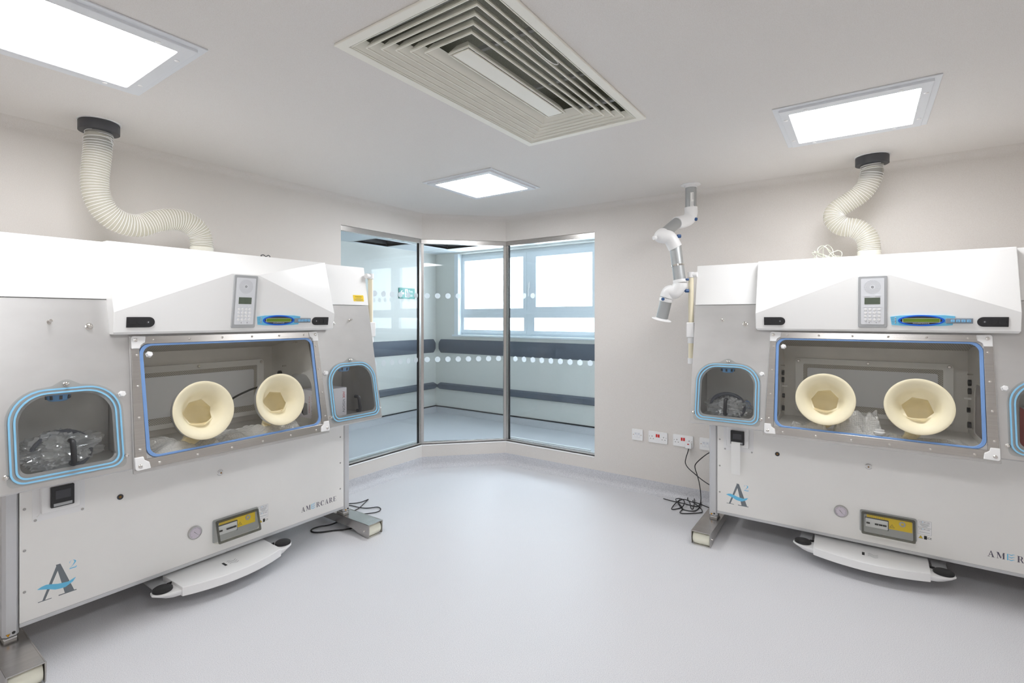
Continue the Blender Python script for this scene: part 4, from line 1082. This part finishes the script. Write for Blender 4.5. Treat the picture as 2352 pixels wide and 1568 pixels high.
camera_box(R_LOC, -pi / 2, (.600, -.165, .7605), 0, 'white camera carton with a plain red side', True)

def plastic_bag(iso_loc, rz, p, size, seed, label, blue):
    o = thing('bagged_hose', label, 'plastic bag', at_iso(iso_loc, rz, p), rz, 'bagged coils in the transfer hatches')
    m = MB()
    for kx in range(5):
        R_ = .085 - .006 * kx; yy = -.03 + .016 * kx
        pts = [(R_ * cos(t) * 1.15, yy + .01 * sin(2 * t + kx), .085 + R_ * sin(t) * .95) for t in [2 * pi * i / 40 for i in range(40)]]
        MB().tube(pts, .0085, 8, closed=True).build('coil_turn', 'coil_dark', o)
    bm = bmesh.new(); bmesh.ops.create_icosphere(bm, subdivisions=5, radius=1)
    rr = random.Random(seed); off = Vector((rr.uniform(0, 50), rr.uniform(0, 50), rr.uniform(0, 50)))
    V = []
    for v in bm.verts:
        q = v.co.normalized()
        n1 = mnoise.noise(q * 2.1 + off); n2 = abs(mnoise.noise(q * 4.3 + off)); n3 = abs(mnoise.noise(q * 9.0 + off))
        r = 1 + .30 * n1 - .34 * n2 - .22 * n3
        P = Vector((q.x * size[0] * r, q.y * size[1] * r, .002 + size[2] * (1 + q.z * r)))
        if P.z < .002: P.z = .002 + .004 * n3
        V.append(P)
    F = [tuple(v.index for v in f.verts) for f in bm.faces]; bm.free()
    MB().add(V, F).build('bag', 'bag_film', o, smooth=40, recalc=False)
    if blue: MB().lathe([(.03, 0), (.03, .002), (.012, .004)], (.105, .02, .095), (1, -.5, .2), 20).build('tape_reel', 'seal_blue', o)
    return o
plastic_bag(L_LOC, 0, (-.690, -.085, .7605), (.155, .095, .088), 4, 'clear crumpled plastic bag with a dark coil, in the isolator by the swan neck hose', False)
plastic_bag(R_LOC, -pi / 2, (-.712, -.085, .7605), (.135, .095, .075), 9, 'clear crumpled plastic bag with a dark coil and a blue reel, above the paper strip', True)

def bubble_wrap(iso_loc, rz, x0, x1, y0, y1, hgt, seed, label, nx=90, ny=50):
    m = MB(); V = []; off = Vector((seed * 3.1, seed * 1.7, 0))
    for j in range(ny + 1):
        for i in range(nx + 1):
            x = x0 + (x1 - x0) * i / nx; y = y0 + (y1 - y0) * j / ny
            e = min(1, min(i, nx - i) / 8, min(j, ny - j) / 6)
            z = .0005 + hgt * e * (max(0, .45 + 1.1 * mnoise.noise(Vector((x * 9, y * 9, 0)) + off)) + .35 * abs(mnoise.noise(Vector((x * 22, y * 22, 3)) + off)))
            dx = .02 * mnoise.noise(Vector((x * 6, y * 6, 9)) + off)
            V.append((x + dx, y + dx * .5, z))
    F = [(j * (nx + 1) + i, j * (nx + 1) + i + 1, (j + 1) * (nx + 1) + i + 1, (j + 1) * (nx + 1) + i) for j in range(ny) for i in range(nx)]
    m.add(V, F)
    o = m.build('bubble_wrap', 'bubble_film', smooth=25, recalc=False)
    o.location = at_iso(iso_loc, rz, (0, 0, .7665)); o.rotation_euler = (0, 0, rz)
    return tag(o, label, 'bubble wrap', 'bubble wrap on the chamber floors')
bubble_wrap(L_LOC, 0, -.40, -.08, -.235, -.02, .045, 1, 'bubble wrap under the swan neck hose isolator glove port farthest from the camera carton')
bubble_wrap(L_LOC, 0, -.07, .36, -.225, -.02, .060, 2, 'bubble wrap spread beside the camera carton')
bubble_wrap(R_LOC, -pi / 2, -.36, -.18, -.235, -.06, .045, 3, 'small bubble wrap sheet below the glove port closest to the paper strip')
bubble_wrap(R_LOC, -pi / 2, -.16, .06, -.225, .02, .125, 5, 'tall crumpled heap of bubble wrap between the two glove ports')
bubble_wrap(R_LOC, -pi / 2, .06, .40, -.235, -.10, .030, 6, 'flat bubble wrap sheet under the white cap')
cap = thing('bottle_cap', 'small white round plastic cap on flat bubble wrap', 'cap', at_iso(R_LOC, -pi / 2, (.045, -.215, .790)), 0)
MB().lathe([(.024, 0), (.026, .003), (.026, .014), (.024, .016)], (0, 0, 0), (0, 0, 1), 28).build('lid', 'white_plastic', cap)
MB().lathe([(.021, 0), (.021, .010)], (0, 0, .016), (0, 0, 1), 28).build('knob', 'white_plastic', cap)
cbl = MB().tube(spline([at_iso(L_LOC, 0, q) for q in ((.44, .18, 1.01), (.36, .17, .985), (.24, .16, .965), (.12, .16, .91), (.06, .15, .80), (.05, .15, .775))]), .006, 8).build('power_cable', 'cable_black')
tag(cbl, 'thick black cable arching inside the isolator chamber behind the glove port', 'cable')

# ================================================================== exhaust hoses
def resample(pts, step):
    P = spline(pts, 24); out = [P[0]]; acc = 0
    for a, b in zip(P[:-1], P[1:]):
        d = (b - a).length
        while acc + d >= step:
            t = (step - acc) / d; a = a + (b - a) * t; out.append(a); d = (b - a).length; acc = 0
        acc += d
    out.append(P[-1]); return out
def hose(pts, label):
    top = Vector(pts[0]); base = Vector(pts[-1])
    o = thing('exhaust_hose', label, 'hose', (top.x, top.y, H), 0, 'ceiling exhaust hoses')
    T = Vector((top.x, top.y, H))
    loc = [Vector(p) - T for p in pts]
    r = .0565
    MB().lathe([(.088, 0), (.088, .004)], (0, 0, -.004), (0, 0, 1), 40).build('ceiling_ring', 'white_plastic', o)
    MB().lathe([(.060, 0), (.083, .001), (.083, .045), (.080, .048)], (0, 0, -.052), (0, 0, 1), 40).build('ceiling_collar', 'dark_grey', o)
    MB().lathe([(.050, 0), (.052, .075)], (0, 0, -.125), (0, 0, 1), 32).build('spigot', 'dark_grey', o)
    C = resample(loc, .0042)
    # the film bellies slightly between the wire turns
    R_ = [r - .0028 * abs(sin(pi * i * .0042 / .0126)) - 0 for i in range(len(C))]
    R_ = [r - .0030 + .0030 * abs(cos(pi * i / 3)) for i in range(len(C))]
    MB().tube(C, r, 28, cap=False, radii=R_).build('film', 'hose_film', o, recalc=False)
    # wire helix
    S = resample(loc, .0021); pitch_n = 6; K = 24
    F2 = []; prev = None
    for j in range(len(S)):
        t = (S[min(j + 1, len(S) - 1)] - S[max(j - 1, 0)]).normalized()
        u = t.orthogonal().normalized() if prev is None else (prev - t * prev.dot(t)).normalized()
        prev = u; F2.append((S[j], u, t.cross(u)))
    W_ = []
    tot = (len(S) - 1) / pitch_n
    N = int(tot * K)
    for q in range(N):
        x = q / K * pitch_n; j = int(x); f = x - j
        if j + 1 >= len(S): break
        p = F2[j][0].lerp(F2[j + 1][0], f); u = F2[j][1].lerp(F2[j + 1][1], f); w = F2[j][2].lerp(F2[j + 1][2], f)
        a = 2 * pi * q / K; W_.append(p + (u * cos(a) + w * sin(a)) * (r + .0008))
    MB().tube(W_, .0014, 5).build('wire_helix', 'white_plastic', o)
    bl = base - T
    MB().lathe([(.059, 0), (.0595, .012), (.058, .013), (.0595, .026), (.058, .027), (.0595, .040), (.058, .041), (.0595, .054), (.057, .058)], (bl.x, bl.y, 1.738 - H), (0, 0, 1), 36).build('hose_cuff', 'cuff_cream', o)
    return o
def z7(x, y): return on_y(150 + x / 4.126, 240 + y / 4.126, 3.045)
def r5(x, y): return on_x(1820 + x / 5.225, 320 + y / 5.225, 3.732)
PL = [z7(*q) for q in ((310, 330), (308, 420), (300, 510), (285, 640), (280, 760), (300, 870), (350, 975), (440, 1070), (560, 1130), (700, 1150), (850, 1110), (990, 1088), (1120, 1105), (1220, 1160), (1275, 1235), (1290, 1310))]
PL = [Vector((.868, 3.052, H - .056)), Vector((.866, 3.050, H - .09))] + PL + [Vector((1.338, 3.040, 1.785))]
hose(PL, 'translucent ribbed exhaust hose bent in a long swan neck')
PR = [r5(*q) for q in ((955, 400), (915, 520), (820, 650), (660, 760), (520, 860), (505, 960), (600, 1045), (750, 1065), (860, 1130), (910, 1220), (920, 1300))]
PR = [Vector((3.735, -.046, H - .056)), Vector((3.735, -.046, H - .09))] + PR + [Vector((3.729, -.032, 1.785))]
hose(PR, 'translucent ribbed exhaust hose bent in a tight S')

# ================================================================== articulated extraction arm
def za(x, y, t): return depth(1440 + x / 3.409, 400 + y / 3.409, t)
arm = thing('extraction_arm', 'articulated silver and white fume extraction arm with blue knobs', 'extraction arm', (3.770, 1.008, H))
AT = Vector((3.770, 1.008, H))
A_ = lambda p: Vector(p) - AT
r_ = .0378
e1 = A_(za(497, 335, 3.65)); e1.x = 0; e1.y = 0
MB().lathe([(.068, 0), (.068, .004), (.045, .008), (.042, .022), (.0385, .024)], (0, 0, 0), (0, 0, -1), 36).build('ceiling_flange', 'white_plastic', arm)
tp = MB().cyl((0, 0, -.02), (0, 0, e1.z + .06), r_, 32).build('drop_tube', 'duct_silver', arm)
j1 = A_(za(400, 372, 3.60)); k2 = A_(za(265, 487, 3.33)); e2 = A_(za(330, 492, 3.32)); t1 = A_(za(378, 565, 3.32)); t2 = A_(za(415, 840, 3.30)); e3 = A_(za(410, 900, 3.30)); e3b = A_(za(335, 915, 3.33)); t3 = A_(za(312, 965, 3.34)); t4 = A_(za(272, 1130, 3.37))
def elbow(pts, name='elbow', R=.0445):
    return MB().tube(spline(pts, 8), R, 28).build(name, 'white_plastic', arm)
elbow([Vector((0, 0, e1.z + .07)), Vector((0, 0, e1.z + .02)), e1 + (j1 - e1) * .25 + Vector((0, 0, -.012)), j1 + (k2 - j1) * .10])
dirm = (k2 - j1).normalized()
MB().cyl(j1 + dirm * .015, k2 - dirm * .02, r_, 30).build('middle_tube', 'duct_silver', arm)
el2 = elbow([k2 - dirm * .045, k2 - dirm * .005, k2.lerp(e2, .5) + (k2 - e2).normalized() * .012, e2 + (t1 - e2) * .1, t1 + (t2 - t1) * .04])
MB().cyl(t1, t2, r_, 30).build('lower_tube', 'duct_silver', arm)
d2 = (t2 - t1).normalized()
MB().lathe([(.0405, 0), (.0405, .010)], t1 + d2 * ((t2 - t1).length * .52), d2, 30).build('clamp_band', 'chrome', arm)
MB().lathe([(.0415, 0), (.0425, .004), (.0425, .016), (.0415, .02)], t2 - d2 * .012, d2, 30).build('tube_collar', 'white_plastic', arm)
elbow([t2 + d2 * .012, t2.lerp(e3, .6), e3.lerp(e3b, .45) + Vector((0, 0, -.012)), e3b + (t3 - e3b) * .15, t3])
d3 = (t4 - t3).normalized()
MB().cyl(t3 - d3 * .005, t4, r_, 30).build('end_tube', 'duct_silver', arm)
MB().lathe([(.0415, 0), (.0425, .004), (.0425, .018), (.0415, .022)], t3 + d3 * .004, d3, 30).build('tube_collar', 'white_plastic', arm)
MB().lathe([(.040, 0), (.046, .004), (.062, .009), (.064, .011), (.040, .0115)], t4 - d3 * .004, d3, 36).build('end_hood', 'white_plastic', arm)
def knob(p, d, R=.012, L=.02):
    d = Vector(d).normalized()
    o = MB().lathe([(.005, 0), (.005, .010), (R, .010), (R, .010 + L), (R * .8, .012 + L)], p, d, 10).build('tension_knob', 'knob_blue', arm, smooth=20)
rgt = Vector((RT.x, RT.y, 0))
knob(A_(za(515, 348, 3.62)), rgt + Vector((0, 0, -.15)))
knob(A_(za(383, 485, 3.30)), rgt)
knob(A_(za(445, 912, 3.28)), rgt)
knob(A_(za(276, 978, 3.29)), -Vector((FW.x, FW.y, 0)), .010, .010)
knob(A_(za(455, 823, 3.27)), rgt, .008, .012)
MB().cyl(A_(za(228, 497, 3.31)), A_(za(208, 499, 3.305)), .014, 16).build('pivot_boss', 'white_plastic', arm)
fd = -Vector((FW.x, FW.y, 0)); tv = Vector((-fd.y, fd.x, 0))
mm = MB()
for i in range(7):
    t0 = -.45 + .12 * i; t1_ = t0 + .12
    a, b = (fd * cos(t0) + tv * sin(t0)) * (r_ + .0004), (fd * cos(t1_) + tv * sin(t1_)) * (r_ + .0004)
    if i < 5: mm.add([(a.x, a.y, -.185), (b.x, b.y, -.185), (b.x, b.y, -.065), (a.x, a.y, -.065)], [(0, 1, 2, 3)])
mm.build('type_label', 'paper', arm, recalc=False)
mm = MB()
for z0, z1, kx in ((-.115, -.07, -.05), (-.16, -.13, .10), (-.18, -.13, -.2)):
    for q in range(2):
        t0 = kx + .07 * q; a, b = (fd * cos(t0) + tv * sin(t0)) * (r_ + .0008), (fd * cos(t0 + .03) + tv * sin(t0 + .03)) * (r_ + .0008)
        mm.add([(a.x, a.y, z0), (b.x, b.y, z0), (b.x, b.y, z1), (a.x, a.y, z1)], [(0, 1, 2, 3)])
o = mm.build('label_print', 'print_dark', arm, recalc=False); o['kind'] = 'stuff'

# ================================================================== wall sockets (right wall, x = XR)
ws_ = lambda y, z: (lambda a, b, c: (-c, y - a, z + b))          # a to the viewer's right, b up, c off the wall
def wall_plate(name, label, cat, yc, zc, w_, hh, grp):
    o = thing(name, label, cat, (XR, yc, zc - hh / 2), 0, grp)
    fn = lambda a, b, c: (-c, -a, b + hh / 2)
    MB().prism(rrect(-w_ / 2, w_ / 2, -hh / 2, hh / 2, .006), fn, 0, .010).build('faceplate', 'white_plastic', o, bevel=.0025)
    return o, fn
def data_socket(yc, label):
    o, fn = wall_plate('data_socket', label, 'data socket', yc, .4515, .090, .090, 'data sockets')
    for s in (-1, 1):
        MB().prism(rrect(s * .0125 - .011, s * .0125 + .011, -.022, .018, .001, 2), fn, .010, .0115).build('module', 'pale_grey', o, bevel=.001)
        MB().prism(rrect(s * .0125 - .008, s * .0125 + .008, -.018, -.002, .001, 2), fn, .0112, .0125).build('shutter', 'white_plastic', o)
        MB().flat([(s * .0125 - .002, .008), (s * .0125 + .002, .008), (s * .0125 + .002, .011), (s * .0125 - .002, .011)], fn, .0118).build('module_mark', 'print_grey', o, smooth=0, recalc=False)
        MB().lathe([(.003, 0), (.003, .001)], fn(s * .032, 0, .010), (-1, 0, 0), 10).build('screw', 'brass', o)
def power_socket(yc, label):
    o, fn = wall_plate('power_socket', label, 'power socket', yc, .4515, .150, .090, 'double power sockets')
    for s in (-1, 1):
        MB().prism(rrect(s * .0085 - .006, s * .0085 + .006, .002, .026, .001, 2), fn, .010, .014).build('rocker_switch', 'switch_red', o, bevel=.001)
        for a, b, w2, h2 in ((0, .006, .002, .004), (-.011, -.013, .0032, .002), (.011, -.013, .0032, .002)):
            cx = s * .046 + a
            MB().flat([(cx - w2, b - h2), (cx + w2, b - h2), (cx + w2, b + h2), (cx - w2, b + h2)], fn, .0104).build('pin_hole', 'print_black', o, smooth=0, recalc=False)
        MB().lathe([(.003, 0), (.003, .001)], fn(s * .066, .004, .010), (-1, 0, 0), 10).build('screw', 'aluminium_dark', o)
data_socket(1.481, 'white twin data outlet at the end of the socket row, closest to the corner window')
power_socket(1.3145, 'white double power socket with two red switches and no plug')
power_socket(1.120, 'white double power socket with two red switches and a plug')
data_socket(.954, 'white twin data outlet behind the isolator column')
pg = thing('mains_plug', 'white mains plug with a red mark in a double socket', 'plug', (XR - .0105, 1.074, .405))
MB().prism([(-.023, .0), (.023, .0), (.023, .042), (.012, .050), (-.012, .050), (-.023, .042)], lambda a, b, c: (-c, -a, b), 0, .026).build('plug_body', 'white_plastic', pg, bevel=.004)
MB().prism(ellipse(0, .034, .008, .004, 16), lambda a, b, c: (-c, -a, b), .0255, .0268).build('plug_mark', 'print_red', pg)

# ================================================================== cables
def zs(x, y): return (1430 + x / 5.226, 960 + y / 5.226)
def fl(x, y, z=.006): return on_z(*zs(x, y), z)
def wx(x, y, X): return on_x(*zs(x, y), X)
c1 = [Vector((XR - .024, 1.074, .405)), wx(785, 400, 3.945), wx(760, 480, 3.93), wx(755, 540, 3.92), wx(790, 600, 3.91), wx(880, 680, 3.90), wx(960, 745, 3.88), wx(1045, 800, 3.85), wx(1140, 840, 3.80)]
tag(MB().tube(spline(c1), .0034, 8).build('power_cable', 'cable_black'), 'black power cable hanging from the white plug in the socket', 'cable')
c2 = [wx(1110, 395, 3.86), wx(1040, 415, 3.86), wx(960, 470, 3.86), wx(885, 540, 3.86), wx(868, 590, 3.86), wx(895, 680, 3.85), wx(920, 780, 3.83), wx(935, 880, 3.80)]
p_end = fl(940, 985, .03)
c2 += [p_end, fl(915, 1050, .010), fl(850, 1055), fl(720, 1020), fl(600, 995), fl(490, 965)]
tag(MB().tube(spline(c2), .0034, 8).build('data_cable', 'cable_black'), 'black cable dropping beside the isolator column to a free end on the floor', 'cable')
c3 = [fl(1140, 870, .02), fl(1040, 895, .012), fl(930, 925), fl(800, 930), fl(720, 955), fl(670, 1000), fl(690, 1060), fl(740, 1100), fl(850, 1115), fl(910, 1085), fl(940, 1020, .014), fl(915, 965, .014), fl(860, 965, .014), fl(845, 1005, .014), fl(900, 1050, .014), fl(950, 1100), fl(930, 1135), fl(700, 1140), fl(720, 1085), fl(690, 1040, .02), fl(650, 1000, .02), fl(640, 970, .02), fl(690, 965, .02), fl(735, 985, .02), fl(740, 1030, .022), fl(700, 1075), fl(600, 1095), fl(595, 1070), fl(660, 1000, .018),
      fl(730, 975, .024), fl(800, 1000, .024), fl(820, 1080, .02), fl(850, 1080, .024), fl(860, 960, .026), fl(820, 935, .026), fl(780, 960, .024), fl(800, 995, .026), fl(900, 1020, .03), fl(1040, 1075), fl(1150, 1110)]
tag(MB().tube(spline(c3), .0034, 8).build('tangled_cable', 'cable_black'), 'black cable lying in a tangle of loops on the floor', 'cable')
def zf(x, y, z=.006): return on_z(700 + x / 11.2, 1100 + y / 11.2, z)
c4 = [zf(1000, 640), zf(1160, 628), zf(1300, 618), zf(1450, 590), zf(1560, 550), zf(1632, 520), zf(1600, 555), zf(1500, 650), zf(1400, 740, .012), zf(1300, 795), zf(1215, 815), zf(1100, 820)]
tag(MB().tube(spline(c4), .0034, 8).build('floor_cable', 'cable_black'), 'black cable with a sharp bend on the floor behind the isolator foot', 'cable')
c5 = [zf(1000, 660), zf(1160, 676), zf(1260, 695), zf(1400, 725), zf(1560, 745), zf(1720, 735), zf(1870, 718), zf(1950, 755), zf(1930, 810), zf(1820, 855), zf(1650, 880), zf(1470, 897), zf(1250, 930, .004)]
tag(MB().tube(spline(c5), .0034, 8).build('floor_cable', 'cable_black'), 'black cable in a rounded loop on the floor beside the isolator foot', 'cable')
c6 = [zf(960, 1075), zf(860, 1095), zf(720, 1150), zf(600, 1185), zf(400, 1215), zf(230, 1265), zf(160, 1320), zf(230, 1365), zf(450, 1360), zf(750, 1320), zf(1000, 1300), zf(1200, 1258), zf(1320, 1215)]
tag(MB().tube(spline(c6), .0048, 8).build('floor_cable', 'cable_black'), 'black cable looping out under the isolator panel near its foot', 'cable')
# white cable coil on top of the second isolator
def zc_(x, y, X=3.55): return on_x(1840 + x / 19.6, 550 + y / 19.6, X)
q1 = [(600, 815), (640, 780), (520, 650), (500, 610), (620, 590), (900, 650), (1250, 770), (1200, 800), (900, 690), (620, 530), (570, 560), (800, 620), (1100, 730), (1000, 790), (760, 700), (740, 520), (780, 380), (930, 280), (1060, 310), (1300, 500), (1560, 760), (1500, 800), (1300, 600), (1150, 380), (1060, 330), (960, 350), (780, 540), (700, 800), (980, 820), (1000, 400), (1120, 270), (1230, 255), (1380, 390), (1440, 560), (1400, 770), (1240, 750), (1330, 640), (1480, 550), (1680, 495), (1830, 580), (1800, 750), (1560, 740), (1400, 790)]
P = []
for i, (a, b) in enumerate(q1):
    p = zc_(a, b, 3.55 + .045 * (i % 3)); p.z = max(p.z, 1.742); P.append(p)
tag(MB().tube(spline(P), .0023, 8).build('coiled_wire', 'coax_white'), 'loose coil of thin white cable on top of the isolator hood', 'cable')
P = [Vector((1.62, 2.86, 1.741)), Vector((1.60, 2.86, 1.748)), Vector((1.585, 2.86, 1.762)), Vector((1.60, 2.86, 1.768)), Vector((1.615, 2.86, 1.760)), Vector((1.63, 2.86, 1.768)), Vector((1.64, 2.86, 1.760)), Vector((1.625, 2.86, 1.741))]
tag(MB().tube(spline(P), .0025, 6).build('wire_tail', 'dark_grey'), 'short thin dark wire end curling above the hood beside the swan neck hose', 'cable')
